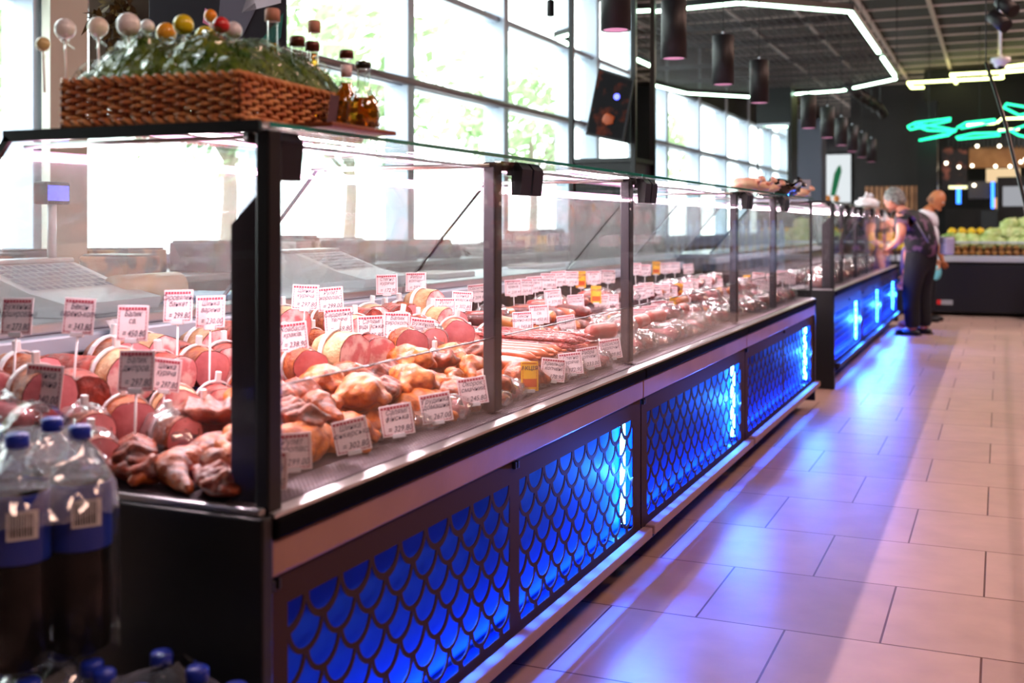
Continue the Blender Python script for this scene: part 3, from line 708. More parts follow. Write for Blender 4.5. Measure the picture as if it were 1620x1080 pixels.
# ---- third bay, film-wrapped meat and plump sausages
B = 'third'
rowfill(['packr', 'links', 'packp', 'packr'], -1.20, 3.60, 5.06, .105, 'front', B, (.7, 2.3))
rowfill(['pink', 'links', 'packr', 'pink', 'linkr', 'packp'], -1.31, 3.62, 5.06, .11, 'second', B, (.8, 2.1))
rowfill(['pink', 'packr', 'pink'], -1.26, 3.70, 5.0, .22, 'second', B, (1.2, 1.8), lift=.055)
rowfill(['packp', 'linkr', 'packr', 'pink', 'links'], -1.43, 3.62, 5.06, .112, 'middle', B, (.3, 1.8))
rowfill(['packr', 'pink', 'packp', 'salami', 'linkr'], -1.57, 3.62, 5.06, .115, 'fourth', B, (.3, 1.8))
rowfill(['salami', 'pink', 'packr', 'amber', 'salami', 'thick'], -1.73, 3.62, 5.06, .10, 'rear', B, (.5, 1.6), lift=.015)
for B, a, b_ in (('fourth', 5.23, 6.06), ('fifth', 6.24, 7.08)):
    rowfill(['packr', 'packp', 'packr', 'linkr'], -1.20, a, b_, .118, 'front', B, (.7, 2.3))
    rowfill(['packr', 'amber', 'packr', 'links', 'packp'], -1.34, a, b_, .12, 'second', B, (.7, 2.1), lift=.006)
    rowfill(['packp', 'packr', 'salami', 'packr'], -1.48, a, b_, .13, 'middle', B, (.3, 1.8))
    rowfill(['amber', 'packr', 'packp'], -1.40, a+.06, b_, .24, 'middle', B, (.6, 1.8), lift=.055)
    rowfill(['packr', 'salami', 'packp', 'amber'], -1.66, a, b_, .13, 'rear', B, (.5, 1.6), lift=.01)
for B, a, b_ in (('sixth', 8.24, 9.8), ('seventh', 10.0, 11.58), ('eighth', 11.8, 13.3)):
    rowfill(['packr', 'rib1', 'packr', 'packb'], -1.22, a, b_, .16, 'front', B, (.7, 2.3), sc=(1.2, 1.4))
    rowfill(['packr', 'linkr', 'packr', 'packp'], -1.45, a, b_, .18, 'middle', B, (.7, 2.1), sc=(1.2, 1.4))
cnt = {}
for it in sorted(ITEMS, key=lambda t: t[5]):
    o, kind, desc, row, bay, y, top = it
    key = (desc, row, bay, top); cnt[key] = cnt.get(key, 0)+1
    o['label'] = '%s %s %s row of %s glass bay, %s from near end' % (desc, 'atop' if top else 'in', row, bay, ORD[cnt[key]-1])
    o['group'] = {'sausage': 'sausages', 'salami': 'salami sticks', 'ham': 'ham joints', 'smoked pork': 'smoked pork pieces', 'chicken leg': 'smoked chicken legs', 'smoked chicken': 'smoked half chickens',
                  'chicken wing': 'smoked chicken wings', 'smoked ribs': 'smoked rib slabs', 'packed meat': 'film-wrapped meats', 'packed sausages': 'film-wrapped sausages'}[o['category']]+' in the display cases'

# ================================================================ price cards
m_card = mat('card_pink_white', hexc('#f3dfe4'), .45)
m_cardpr = mat('card_print_magenta', hexc('#b03a52'), .5)
m_ink = mat('ballpoint_ink', hexc('#3a2a48'), .5)
m_yel = mat('card_yellow', hexc('#f0b62c'), .45)
m_yel2 = mat('card_orange_print', hexc('#c9551c'), .5)
m_clip = mat('clear_card_holder', hexc('#d8d4da'), .2)
TXT = [('Буженіна', 'фарширована', '273.80'), ('Бекон', 'варено-копч.', '343.80'), ('Балик', 'св.', '450.80'), ('Сировялена', 'банкет', '299.80'), ('Шинка', 'варена', '230.00'), ('Шинка', 'смачна', '240.00'),
       ('Балик', 'дніпров.', '297.80'), ('Шинка', 'куряча', '297.80'), ('Рулет', 'королівс.', '299.00'), ('Рулет', 'дитячий', '304.80'), ('Шинка', 'юнкерська', '302.80'), ('Салямі', 'фінська', '329.80'), ('Грудинка', 'домашня', '267.00'),
       ('Окорок', 'смачний', '245.80'), ('Гомілка', 'куряча', '164.20'), ('Крильця', 'копчені', '178.90'), ('Стегно', 'куряче', '172.90'), ('Ребра', 'копчені', '233.00'), ('Сосиски', 'молочні', '209.80'), ('Ковбаса', 'краків.', '238.90'),
       ('Ковбаски', 'мисливські', '269.80'), ('Сардельки', 'телячі', '169.80'), ('Салямі', 'віденська', '285.80'), ('Балик', 'сирокопч.', '395.80')]
TW, TH = .060, .056
def card(k, yellow=False):
    """upright card on a stem; origin where the stem meets the food, card centre at z = .07"""
    m = m_yel if yellow else m_card
    w_, h_ = (.040, .068) if yellow else (TW, TH)
    c = MB().rbox((-w_/2, -.0006, .07-h_/2), (w_/2, .0006, .07+h_/2), .0005).build('price_card', m)
    b = MB(); f = -.0009
    def strip(x0, z0, x1, z1): b.box((x0, f-.0002, .07+z0), (x1, f, .07+z1))
    e = .004; n = 9
    for i in range(n):
        x0 = -w_/2+.003+(w_-.006)*i/n; dx = (w_-.006)/n*.78
        strip(x0, h_/2-.0075 if not yellow else h_/2-.006, x0+dx, h_/2-.003); strip(x0, -h_/2+.003, x0+dx, -h_/2+.0045)
    for sgn in (-1, 1):
        for i in range(8):
            z0 = -h_/2+.004+(h_-.012)*i/8; xx = sgn*(w_/2-.0035); strip(min(xx, xx-sgn*.0012), z0, max(xx, xx-sgn*.0012), z0+(h_-.012)/8*.8)
    b.build('printed_border', m_yel2 if yellow else m_cardpr, c)
    if yellow:
        strip2 = MB().box((-w_/2+.004, f-.0002, .045), (w_/2-.004, f, .064)); strip2.build('printed_band', m_yel2, c)
        textmesh('АКЦІЯ', .0125, 'lettering', m_ink, c, 0, 0, 'CENTER', (0, -.0012, .088), (PI/2, 0, 0), bold=.0002)
    else:
        a_, b2, p = TXT[k % len(TXT)]
        textmesh('%s\n%s' % (a_, b2), .0135, 'lettering', m_ink, c, .35, 0, 'CENTER', (0, -.0012, .079), (PI/2, 0, 0), sx=.86)
        textmesh('= '+p, .0145, 'price', m_ink, c, .3, 0, 'CENTER', (.003, -.0012, .0535), (PI/2, 0, 0), sx=.86)
    MB().rbox((-.012, -.003, .07-h_/2-.004), (.012, .003, .07-h_/2+.004), .001).build('holder', m_clip, c)
    return c
STEM = []
CARDS = {}; CL = []
def place_card(px, py, X=None, D=None, yaw=None, roll=None, yellow=False, row='', bay='', sc=1., k=None):
    p = onX(px, py, X) if X else P(px, py, D)
    k = 100 if yellow else (len(CL) if k is None else k) % len(TXT)
    if k not in CARDS:
        o = card(k, yellow); CARDS[k] = o; KID[o.name] = list(o.children)
        for ch in o.children: KID[ch.name] = []
    else: o = dup(CARDS[k])
    yaw = RND.uniform(.32, .52) if yaw is None else yaw; roll = RND.uniform(-.12, .12) if roll is None else -roll; sc *= 1.14 if py > 430 else 1.05
    R = Matrix.Rotation(yaw, 4, 'Z') @ Matrix.Rotation(-.12, 4, 'X') @ Matrix.Rotation(roll, 4, 'Y')
    o.location = p-(R @ Vector((0, 0, .07)))*sc; o.rotation_euler = R.to_euler(); o.scale = (sc,)*3
    o['category'] = 'price card'
    # stem down to the food
    base = o.location+(R @ Vector((0, 0, .07-TH/2)))*sc; L_ = base.z-dz(base.x)-.03
    if L_ > .01:
        s = MB().tube([(0, .001, .042), (0, .004, .042-L_)], .0016, 6).build('stem', m_loop, o)
    bayn = bay or ('first' if p.y < 2.5 else 'second' if p.y < 3.54 else 'third' if p.y < 5.14 else 'fourth' if p.y < 6.14 else 'fifth')
    CL.append((o, yellow, row, bayn, p.y))
def end_card(px, py, Y, r, row, sc):
    p = onY(px, py, Y); place_card(px, py, D=(p.x*-S_+p.y*C_), yaw=.05, roll=r, row=row, sc=sc)
for px, py, Y, r in ((27, 500, 1.60, .02), (125, 500, 1.66, -.02), (210, 511, 1.74, .02), (282, 484, 1.95, .04), (333, 493, 2.0, .05)): end_card(px, py, Y, r, 'end rear', 1.1)
for px, py, Y, r, sc in ((69, 611, 1.555, -.03, 1.25), (216, 586, 1.60, .04, 1.15), (263, 593, 1.75, -.05, 1.)): end_card(px, py, Y, r, 'end middle', sc)
for px, py, r in ((462, 714, .06), (424, 744, 0), (556, 689, .22), (628, 664, .18), (690, 645, .17), (748, 618, .15), (838, 595, 0), (875, 585, -.1), (903, 575, .12), (931, 566, .15), (966, 552, .16)):
    place_card(px, py, X=-1.138, roll=r, yellow=px == 838, row='front', k=None)
for px, py, r in ((463, 532, .12), (421, 545, 0), (536, 508, .08), (587, 519, .05), (628, 513, -.03), (668, 522, -.12), (827, 508, .04), (853, 497, .07), (896, 512, .12), (947, 520, -.05), (970, 514, -.03)):
    place_card(px, py, X=-1.47, roll=r, yellow=px == 970, row='middle')
for px, py, r in ((421, 489, 0), (483, 470, -.04), (523, 473, .08), (704, 487, 0), (731, 476, -.05), (875, 470, .1), (911, 478, .08), (943, 466, 0), (952, 478, .05), (967, 476, 0)):
    place_card(px, py, X=-1.64, roll=r, yellow=px == 943, row='fourth')
for px, py, r in ((612, 450, .03), (658, 446, .02), (755, 463, .1), (812, 455, .05), (830, 453, 0), (846, 449, .05), (868, 444, 0), (884, 440, .08), (903, 440, 0), (919, 442, 0), (939, 439, .03), (962, 437, -.03)):
    place_card(px, py, X=-1.78, roll=r, yellow=px == 919, row='rear')
for px, py in ((1005, 425), (1020, 427), (1038, 424), (1052, 424), (1067, 423), (1089, 425)): place_card(px, py, X=-1.80, yellow=px == 1038, row='rear', sc=1.05)
for px, py in ((1010, 462), (1023, 458), (1036, 460), (1049, 460), (1061, 464), (1073, 460), (1086, 455), (1095, 450), (1116, 445), (1134, 450)): place_card(px, py, X=-1.60, yellow=px == 1073, row='middle', sc=1.05)
for px, py in ((1008, 500), (1029, 495), (1043, 487), (1054, 488), (1067, 483), (1081, 480), (1093, 476), (1106, 477), (1121, 472), (1136, 467), (1147, 465)): place_card(px, py, X=-1.42, yellow=px in (1067, 1136), row='front', sc=1.05)
for px, py in ((1182, 445), (1190, 455), (1200, 440), (1212, 450), (1222, 441), (1238, 436), (1250, 441)): place_card(px, py, X=-1.45 if px < 1195 else -1.2, row='middle', yellow=px == 1182)
cnt = {}
for o, yl, row, bay, y in sorted(CL, key=lambda t: t[4]):
    key = (yl, row, bay); cnt[key] = cnt.get(key, 0)+1
    o['label'] = '%s price card in %s row of %s glass bay, %s from near end' % ('yellow and orange' if yl else 'handwritten pink-bordered', row, bay, ORD[cnt[key]-1])
    o['group'] = 'price cards standing in the food'
# ================================================================ on top of the near case
ZT = 1.3142
m_wick = mat('wicker', hexc('#b8683a'), .5, col2=hexc('#d99a60'), nscale=30, coat=.1)
m_wickd = mat('wicker_dark', hexc('#7d3a1e'), .55)
m_foliage = mat('green_tinsel', (.025, .10, .008), .35, col2=(.20, .28, .03), nscale=26, coat=.5, bump=.6, bscale=50)
m_cello = pane('cellophane', (.98, 1, .97), .10, rough=.06, bump=1., bscale=34, haze=.006, power=4., boost=.45)
m_board = mat('wood_board', hexc('#7d3a1c'), .45, col2=hexc('#8f4a26'), nscale=9)
A = onZ(378, 197, ZT); Bc = onZ(90, 206, ZT)
ang = math.atan2(A.y-Bc.y, A.x-Bc.x)                    # the long near side of the basket
LX = .350; LY = .46; BH = .078
bask = empty('wicker_basket', (A.x, A.y, ZT+.004), ang, 'long shallow brown wicker basket on the glass top of the nearest case', 'basket')
def wall_weave(p0, p1, z0, z1, out, n, rows):
    """strands going in and out round upright stakes"""
    mb = MB(); p0, p1 = Vector(p0), Vector(p1); d = p1-p0; o = Vector(out)
    for r in range(rows):
        z = z0+(z1-z0)*(r+.5)/rows; pts = []
        m = n*4
        for i in range(m+1):
            t = i/m; w = math.cos(PI*(t*n)+(r % 2)*PI)*.0042
            pts.append(p0+d*t+o*w+Vector((0, 0, z+.0012*math.sin(t*31+r*2))))
        mb.tube(pts, (z1-z0)/rows*.52, 6)
    return mb
def stakes(p0, p1, z0, z1, n):
    mb = MB(); p0, p1 = Vector(p0), Vector(p1)
    for i in range(n+1): q = p0+(p1-p0)*i/n; mb.tube([(q.x, q.y, z0), (q.x, q.y, z1)], .0032, 6)
    return mb
sides = [((-LX, 0, 0), (0, 0, 0), (0, -1, 0), 16), ((0, 0, 0), (0, LY, 0), (1, 0, 0), 20), ((0, LY, 0), (-LX, LY, 0), (0, 1, 0), 16), ((-LX, LY, 0), (-LX, 0, 0), (-1, 0, 0), 20)]
for p0, p1, o_, n in sides:
    w_ = wall_weave(p0, p1, .006, BH-.006, o_, n, 9).build('woven_side', m_wick, bask)
    stakes(p0, p1, .0, BH, n).build('stakes', m_wickd, w_)
for nm, z, rr in (('woven_rim', BH, .0058), ('woven_foot', .006, .0058)):
    mb = MB(); cor = [Vector(c) for c in ((-LX, 0, z), (0, 0, z), (0, LY, z), (-LX, LY, z))]
    for ph in (0, PI):
        pts = []
        for i in range(4):
            a, b_ = cor[i], cor[(i+1) % 4]; L_ = (b_-a).length; k = int(L_/.006)
            for j in range(k):
                t = j/k; w = math.sin(j*.9+ph)*.005; v = math.cos(j*.9+ph)*.005
                nrm = Vector(((b_-a).y, -(b_-a).x, 0)).normalized(); pts.append(a+(b_-a)*t+nrm*w+Vector((0, 0, v)))
        pts.append(pts[0]); mb.tube(pts, rr*.8, 6)
    mb.build(nm, m_wick, bask)
MB().box((-LX+.004, .004, .002), (-.004, LY-.004, .010)).build('basket_base', m_wickd, bask)
# tinsel under cellophane
BM_ = Matrix.Translation((A.x, A.y, ZT+.004)) @ Matrix.Rotation(ang, 4, 'Z')
fo = MB(); rr = random.Random(4)
def hz(x, y):
    u, v = min(1, abs((x+LX/2)/(LX*.5))), min(1, abs((y-LY/2)/(LY*.5)))
    return BH-.004+.085*(1-u**5)*(1-v**6)*(1+.35*noise.noise(Vector((x*14, y*14, 3))))
gn = 44; gv = [(-LX+LX*i/gn, LY*j/gn, hz(-LX+LX*i/gn, LY*j/gn)+.008*noise.noise(Vector((i*.9, j*.9, 1)))) for i in range(gn+1) for j in range(gn+1)]
fo.add(gv, [(i*(gn+1)+j, (i+1)*(gn+1)+j, (i+1)*(gn+1)+j+1, i*(gn+1)+j+1) for i in range(gn) for j in range(gn)], True)
for q in range(3600):
    x = rr.uniform(-LX+.005, -.005); y = rr.uniform(0.0, LY-.03)**1.; z = hz(x, y)+rr.uniform(-.012, .004)
    a = rr.uniform(0, 6.3); L_ = rr.uniform(.010, .022); d = Vector((math.cos(a), math.sin(a), rr.uniform(-.4, .9)))*L_
    w = Vector((-math.sin(a), math.cos(a), 0))*.0022; p = Vector((x, y, z)); fo.add([p-w, p+w, p+d], [(0, 1, 2)])
ff = fo.build('tinsel_grass', m_foliage, None, BM_.translation, (0, 0, ang)); tag(ff, 'shiny green tinsel grass heaped in the wicker basket', 'tinsel', kind='stuff')
cl = MB(); gn = 30; cl.add([(-LX*1.02+LX*1.04*i/gn, LY*j/gn, hz(-LX+LX*i/gn, LY*j/gn)+.012+.014*noise.noise(Vector((i*.5, j*.5, 9)))) for i in range(gn+1) for j in range(gn+1)],
       [(i*(gn+1)+j, (i+1)*(gn+1)+j, (i+1)*(gn+1)+j+1, i*(gn+1)+j+1) for i in range(gn) for j in range(gn)], True)
tag(cl.build('cellophane_wrap', m_cello, None, BM_.translation, (0, 0, ang)), 'clear crinkled cellophane stretched over the green basket filling', 'wrap')
balls = [(68, 70, '#d9c48c', .013, 'cream', 'leftmost, hanging beyond the basket edge'), (103, 46, '#e9e6ea', .019, 'white', 'left of the two other white ones'), (155, 43, '#ece0d4', .019, 'ivory', 'standing above the green tinsel'),
         (203, 39, '#efe9ec', .021, 'white', 'biggest of the wrapped balls'), (233, 42, '#eeeef2', .013, 'small white', 'between white and orange ones'), (263, 52, '#e8a02a', .019, 'amber orange', 'touching the bright yellow one'),
         (290, 39, '#e8cf1c', .018, 'bright yellow', 'higher of the two yellow ones'), (325, 58, '#ecd528', .019, 'bright yellow', 'lower of the two yellow ones'), (333, 25, '#f09018', .012, 'vivid orange', 'topmost, shaped like a small cap'),
         (350, 40, '#d5262a', .015, 'red', 'behind the white and yellow ones'), (369, 48, '#e6e2ea', .016, 'pale white', 'rightmost, beside the glass bottles')]
for i, (px, py, hx, r, cn, where) in enumerate(balls):
    D = 1.98+.05*(i % 3)
    c = P(px, py, D)
    t = empty('lollipop', c, 0, '%s ball lollipop in clear wrap, %s' % (cn, where), 'lollipop', 'ball lollipops standing in the wicker basket')
    MB().ball((0, 0, 0), r, 18, 12).build('candy_ball', mat('candy_'+hx[1:], hexc(hx), .3, coat=.4), t)
    MB().tube([(0, 0, -r), (.004, 0, -(c.z-ZT-BH)-.01)], .0022, 6).build('stick', m_loop, t)
    k = MB(); k.tube([(0, 0, -r*.55), (0, 0, -r*.95), (.002, 0, -r*1.4), (.006, .002, -r*2.0)], [r*.88, r*.45, r*.18, r*.6], 12, cap=False)
    k.build('wrapper', m_cello, t)
# bottles on a small board
m_oil = mat('amber_liquor', (.95, .42, .02), .05, trans=.85, ior=1.36)
m_oil2 = mat('honey_liquor', (.98, .55, .05), .05, trans=.85, ior=1.36)
m_bglass = pane('bottle_glass', (.99, .98, .97), .06, boost=1.6, power=2.5)
m_cork = mat('cork_pinkish', hexc('#c9907c'), .6)
m_capb = mat('bottle_cap_black', hexc('#0e0c0c'), .3)
m_capd = mat('bottle_cap_bronze', hexc('#5a2a1c'), .35, .3)
m_blab = mat('bottle_label_lilac', hexc('#a58fa4'), .5)
m_spice = mat('fruit_in_bottle', hexc('#c9780c'), .5, col2=hexc('#e8a818'), nscale=40)
bd = [onZ(540, 205, ZT), onZ(618, 213, ZT)]
tag(MB().rbox((bd[1].x-.16, bd[0].y-.06, ZT+.0005), (bd[1].x-.004, bd[1].y+.03, ZT+.0085), .002).build('serving_board', m_board), 'thin red-brown wooden board on the glass beside the basket', 'board')
ZB = ZT+.009
def bottle(px, pby, ph, wpx, D, neck, capm, label, style, liq=m_oil, lev=.55, z=None):
    c = P(px, pby, D); c.z = ZB if z is None else z; h = ph*D/F; r = wpx*D/F/2
    t = empty('glass_bottle', c, 0, label, 'bottle', 'small bottles of amber drink beside the basket')
    if style == 'round': pr = [(r*.75, 0), (r, .006), (r*1.0, h*.25), (r*.92, h*.42), (r*.5, h*.55), (r*.36, h*.66), (r*.36, h*.90), (r*.42, h*.92)]
    else: pr = [(r*.8, 0), (r, .005), (r, h*.36), (r*.6, h*.52), (r*.34, h*.64), (r*.34, h*.9), (r*.4, h*.92)]
    MB().lathe(pr, 22).build('bottle_body', m_bglass, t)
    li = [(a*.9, max(b_, .004)) for a, b_ in pr if b_ <= h*lev]; li.append((li[-1][0]*.92, h*lev)); li.append((0, h*lev))
    MB().lathe([(0, .004)]+li, 20).build('drink', liq, t)
    MB().lathe([(0, h*.90), (r*neck, h*.90), (r*neck, h*.985), (r*neck*.8, h), (0, h)], 16).build('stopper', capm, t)
    return t, h, r
bt = [(575, 205, 108, 54, 2.07, .45, m_capb, 'round-bellied bottle of orange drink with black cap, front of the bottle group', 'round', m_oil, .46),
      (548, 200, 130, 44, 2.12, .52, m_capd, 'tall bottle with bronze stopper and pale collar behind the black-capped one', 'round', m_oil2, .60),
      (572, 200, 118, 40, 2.2, .5, m_cork, 'clear-necked bottle with pinkish stopper half hidden behind the black-capped one', 'tall', m_oil, .5)]
for i, b_ in enumerate(bt):
    t, h, r = bottle(*b_[:10], liq=b_[9] if False else (m_oil, m_oil2, m_oil)[i], lev=b_[10]) if False else bottle(b_[0], b_[1], b_[2], b_[3], b_[4], b_[5], b_[6], b_[7], b_[8], b_[9], b_[10])
    if i < 2:
        sp = MB()
        for q in range(9): a = q*2.4; sp.ball((math.cos(a)*r*.45, math.sin(a)*r*.45, .012+.006*q), (.007, .006, .005), 8, 6)
        sp.build('fruit_pieces', m_spice, t)
    if i == 1:
        MB().lathe([(r*.40, h*.68), (r*.41, h*.68), (r*.41, h*.82), (r*.40, h*.82)], 16).build('neck_label', m_card, t)
        MB().quad((-.026, -r*1.02, h*.12), (-.006, -r*1.04, h*.10), (.002, -r*1.04, h*.42), (-.018, -r*1.02, h*.45)).build('paper_label', m_blab, t)
ZBs = ZT+.012
for px, top, wpx, D, cm, lb in ((497, 33, 40, 2.30, m_cork, 'bottle with pinkish stopper standing at the far basket end, second tallest'), (494, 66, 46, 2.22, m_capd, 'dark-necked bottle with honey drink in the basket, lower than its neighbours'),
                                (431, 14, 48, 2.15, m_cork, 'tallest bottle, wide pinkish stopper, rising from the basket beside the lollipops'), (470, 58, 50, 2.2, m_capd, 'squat bottle of yellow drink hidden among the taller basket bottles')):
    c = P(px, 200, D); hh = (c.z-H); top_z = H+(HY-top)*D/F
    bottle(px, 200, (top_z-ZBs)/D*F, wpx, D, .5, cm, lb, 'round' if top > 50 else 'tall', m_oil2, .72, z=ZBs)

# ================================================================ cola packs at the near end
m_cola = mat('cola_dark', (.003, .0015, .001), .15, spec=.25)
m_pet = pane('clear_pet', (.93, .95, .98), .008, rough=.05, bump=.15, bscale=30, boost=1., power=4)
m_colalab = mat('blue_label', hexc('#0a2a8c'), .35, coat=.3)
m_capblue = mat('blue_cap', hexc('#1a2f9c'), .35)
m_shrink = pane('shrink_film', (.97, .97, .98), .006, rough=.08, bump=.6, bscale=14, haze=.012, power=4., boost=1.)
m_film2 = pane('gathered_film', (.97, .97, .98), .08, rough=.1, bump=1., bscale=22, haze=.22, hazecol=(.9, .9, .94), power=3., boost=1.3)
m_paper = mat('white_sticker', hexc('#cfc6c6'), .6)
m_red = mat('label_red', hexc('#b8141c'), .4)
def cola():
    t = empty('cola_bottle', (0, 0, 0))
    r = .045
    MB().lathe([(.03, 0), (r, .012), (r, .10), (r*.96, .14), (r, .18), (r, .262), (r*.85, .280), (.02, .305), (.0145, .312), (.0145, .325)], 24).build('bottle_body', m_pet, t)
    MB().lathe([(0, .003), (.029, .003), (r*.97, .013), (r*.97, .10), (r*.93, .14), (r*.97, .18), (r*.97, .262), (0, .262)], 24).build('cola', m_cola, t)
    lb = MB().lathe([(r*1.012, .16), (r*1.015, .162), (r*1.015, .254), (r*1.012, .256)], 24).build('wrap_label', m_colalab, t)
    k = MB()
    for i in range(9): k.box((-.016+.0036*i, -r*1.03, .200), (-.0142+.0036*i+.0006*(i % 2), -r*1.022, .232))
    MB().box((-.020, -r*1.022, .196), (.022, -r*1.019, .236)).build('barcode_patch', m_paper, lb); k.build('barcode', m_capb, lb)
    MB().lathe([(.0155, .318), (.0165, .319), (.0165, .335), (.014, .338), (0, .338)], 18).build('bottle_cap', m_capblue, t)
    return t
COLA = cola(); KID[COLA.name] = kids(COLA)
for c_ in kids(COLA): KID[c_.name] = kids(c_)
ckn = 0
def cola_pack(cx, cy, z, nx, ny, rz, where, wraplab, rows, scale=1., handle=True):
    global ckn
    M = Matrix.Translation((cx, cy, z)) @ Matrix.Rotation(rz, 4, 'Z')
    for i in range(nx):
        for j in range(ny):
            p = M @ Vector(((i-(nx-1)/2)*.093*scale, (j-(ny-1)/2)*.093*scale, .001))
            lb = 'cola bottle with blue cap in %s, %s %s' % (where, rows[j], ['left', 'middle', 'right'][i] if nx == 3 else ['left', 'right'][i])
            if ckn == 0: o = COLA; o.location = p; o.rotation_euler = (0, 0, rz+.3); o['label'] = lb; o.scale = (scale,)*3
            else: o = dup(COLA, p, (0, 0, rz+.3+i), scale, lb)
            o['category'] = 'bottle'; o['group'] = 'cola bottles in film packs by the end panel'; ckn += 1
    w_, d_ = nx*.093*scale/2+.004, ny*.093*scale/2+.004
    mb = MB(); n = 40; lv = [(0, 1.), (.10, 1.), (.21, 1.0), (.255, .94), (.30, .72), (.325, .5)]; rr_ = random.Random(7)
    vs = []
    for zz, k in lv:
        for j in range(n):
            a = 2*PI*j/n; cx_, sy_ = math.cos(a), math.sin(a); e = .28
            vs.append((math.copysign(abs(cx_)**e, cx_)*w_*k+rr_.uniform(-.002, .002), math.copysign(abs(sy_)**e, sy_)*d_*k+rr_.uniform(-.002, .002), zz*scale+.002+(rr_.uniform(-.006, .006) if zz > .2 else 0)))
    fs = [(i*n+j, i*n+(j+1) % n, (i+1)*n+(j+1) % n, (i+1)*n+j) for i in range(len(lv)-1) for j in range(n)]
    mb.add(vs, fs, True)
    s = mb.build('shrink_wrap', m_shrink, None, (cx, cy, z), (0, 0, rz))
    tf = MB(); lv2 = lv[3:]; k3 = [(x, y, zz+.0015) for x, y, zz in vs[2*n:]]; tf.add(k3, [(i*n+j, i*n+(j+1) % n, (i+1)*n+(j+1) % n, (i+1)*n+j) for i in range(len(lv)-3) for j in range(n)], True)
    tf.build('gathered_film', m_film2, s); tag(s, wraplab, 'wrap', 'film round the cola packs')
    if handle:
        mb = MB(); pts = [(0, -.06+.12*i/12, .325*scale+.05*math.sin(PI*i/12)) for i in range(13)]
        for i in range(12):
            a, b_ = pts[i], pts[i+1]; mb.add([(a[0]-.014, a[1], a[2]), (a[0]+.014, a[1], a[2]), (b_[0]+.014, b_[1], b_[2]), (b_[0]-.014, b_[1], b_[2])], [(0, 1, 2, 3)])
        mb.build('carry_handle', m_paper if False else m_pet, s)
    return s
R2 = ['near', 'far']; R3 = ['near', 'middle', 'far']
def at_floor(px, D, z): p = P(px, 0, D); p.z = z; return p
p = at_floor(92, 1.66, .512)
cola_pack(p.x-.045, p.y+.0, .512, 2, 2, -.35, 'the upper pack', 'clear film with carry handle round the upper cola pack', R2)
cola_pack(p.x-.05, p.y, .172, 3, 2, -.35, 'the lower pack', 'clear film round the lower cola pack under the other', R2, handle=False)
tag(MB().rbox((p.x-.34, p.y-.26, 0), (p.x+.16, p.y+.02, .17), .01).build('floor_plinth', m_black2), 'low black plinth under the cola packs beside the end panel', 'plinth')
q = at_floor(318, 1.66, .0)
cola_pack(q.x+.0, q.y-.07, .17, 3, 2, -.30, 'the low front pack', 'clear film with glossy highlights round the low front cola pack', R2)
tag(MB().rbox((q.x-.16, q.y-.20, 0), (q.x+.16, q.y+.045, .168), .01).build('floor_plinth', m_black2), 'low black plinth below the front cola pack', 'plinth')

# ================================================================ staff side of the counter
m_scale = mat('scale_white', hexc('#f0f4fa'), .35)
m_key = mat('scale_keys', hexc('#8f93a6'), .5)
m_lcd = glow('scale_display', (.10, .10, 1.), 3.)
m_bag = mat('thin_white_bag', hexc('#dcdce2'), .5)
def weigh_scale(c, rz, label, pole=True, s=1.):
    t = empty('weighing_scale', c, rz, label, 'scale', 'weighing scales on the service worktop')
    sec = [(-.17, 0), (.16, 0), (.17, .03), (.06, .055), (-.10, .115), (-.17, .115)]
    mb = MB(); n = len(sec); mb.add([(x*s, -.18*s, z*s) for x, z in sec]+[(x*s, .18*s, z*s) for x, z in sec], [tuple(range(n)), tuple(range(2*n-1, n-1, -1))]+[(i, (i+1) % n, n+(i+1) % n, n+i) for i in range(n)])
    mb.build('housing', m_scale, t)
    kb = MB(); a = Vector((.05, 0, .0575)); b_ = Vector((-.09, 0, .1135))
    for i in range(6):
        for j in range(11):
            q = a.lerp(b_, i/6); q2 = a.lerp(b_, (i+.8)/6); y = -.155+.028*j
            kb.add([(q.x*s, y*s, q.z*s+.003), (q.x*s, (y+.022)*s, q.z*s+.003), (q2.x*s, (y+.022)*s, q2.z*s+.003), (q2.x*s, y*s, q2.z*s+.003)], [(0, 1, 2, 3)])
    kb.build('keypad', m_key, t)
    MB().rbox((-.20*s, -.19*s, .115*s), (-.11*s, .19*s, .128*s), .004).build('weighing_plate', m_steel, t)
    if pole:
        MB().tube([(-.15*s, .15*s, .12*s), (-.15*s, .15*s, .28*s)], .012, 8).build('pole', m_scale, t)
        d = MB().rbox((-.17*s, .10*s, .27*s), (-.13*s, .20*s, .33*s), .006).build('display_housing', m_black, t)
        MB().box((-.1295*s, .11*s, .28*s), (-.128*s, .19*s, .32*s)).build('screen', m_lcd, d)
    return t
def at_wt(px, py, z): return onZ(px, py, z)
c1 = onX(95, 430, -2.16); weigh_scale((-2.16, c1.y, .9335), .1, 'white keypad scale on the worktop, leftmost, blue pole display behind it')
c2 = onX(520, 400, -2.16); weigh_scale((-2.16, c2.y+.1, .9335), .1, 'white keypad scale farther along, behind the first glass bay', pole=False)
c3 = onX(190, 418, -2.12)
tag(MB().tube([(-2.12, c3.y-.02, .975), (-2.12, c3.y+.22, .975)], .043, 20).build('film_roll', mat('film_roll_beige', hexc('#d9b88c'), .35, col2=hexc('#e8d6c0'), nscale=12)), 'beige roll of wrapping film right of the leftmost scale', 'roll')
bgp = MB(); k = onX(165, 440, -1.94); vs = []
for i in range(7):
    for j in range(10):
        t_ = i/6; w = .055+.035*t_**2*(-1 if False else 1)*(1-t_*.5); vs.append((-1.885+.012*math.sin(j*1.7+i), k.y+(j/9-.5)*2*w+.01*math.sin(i), .93-.13*t_))
bgp.add(vs, [(i*10+j, i*10+j+1, (i+1)*10+j+1, (i+1)*10+j) for i in range(6) for j in range(9)], True)
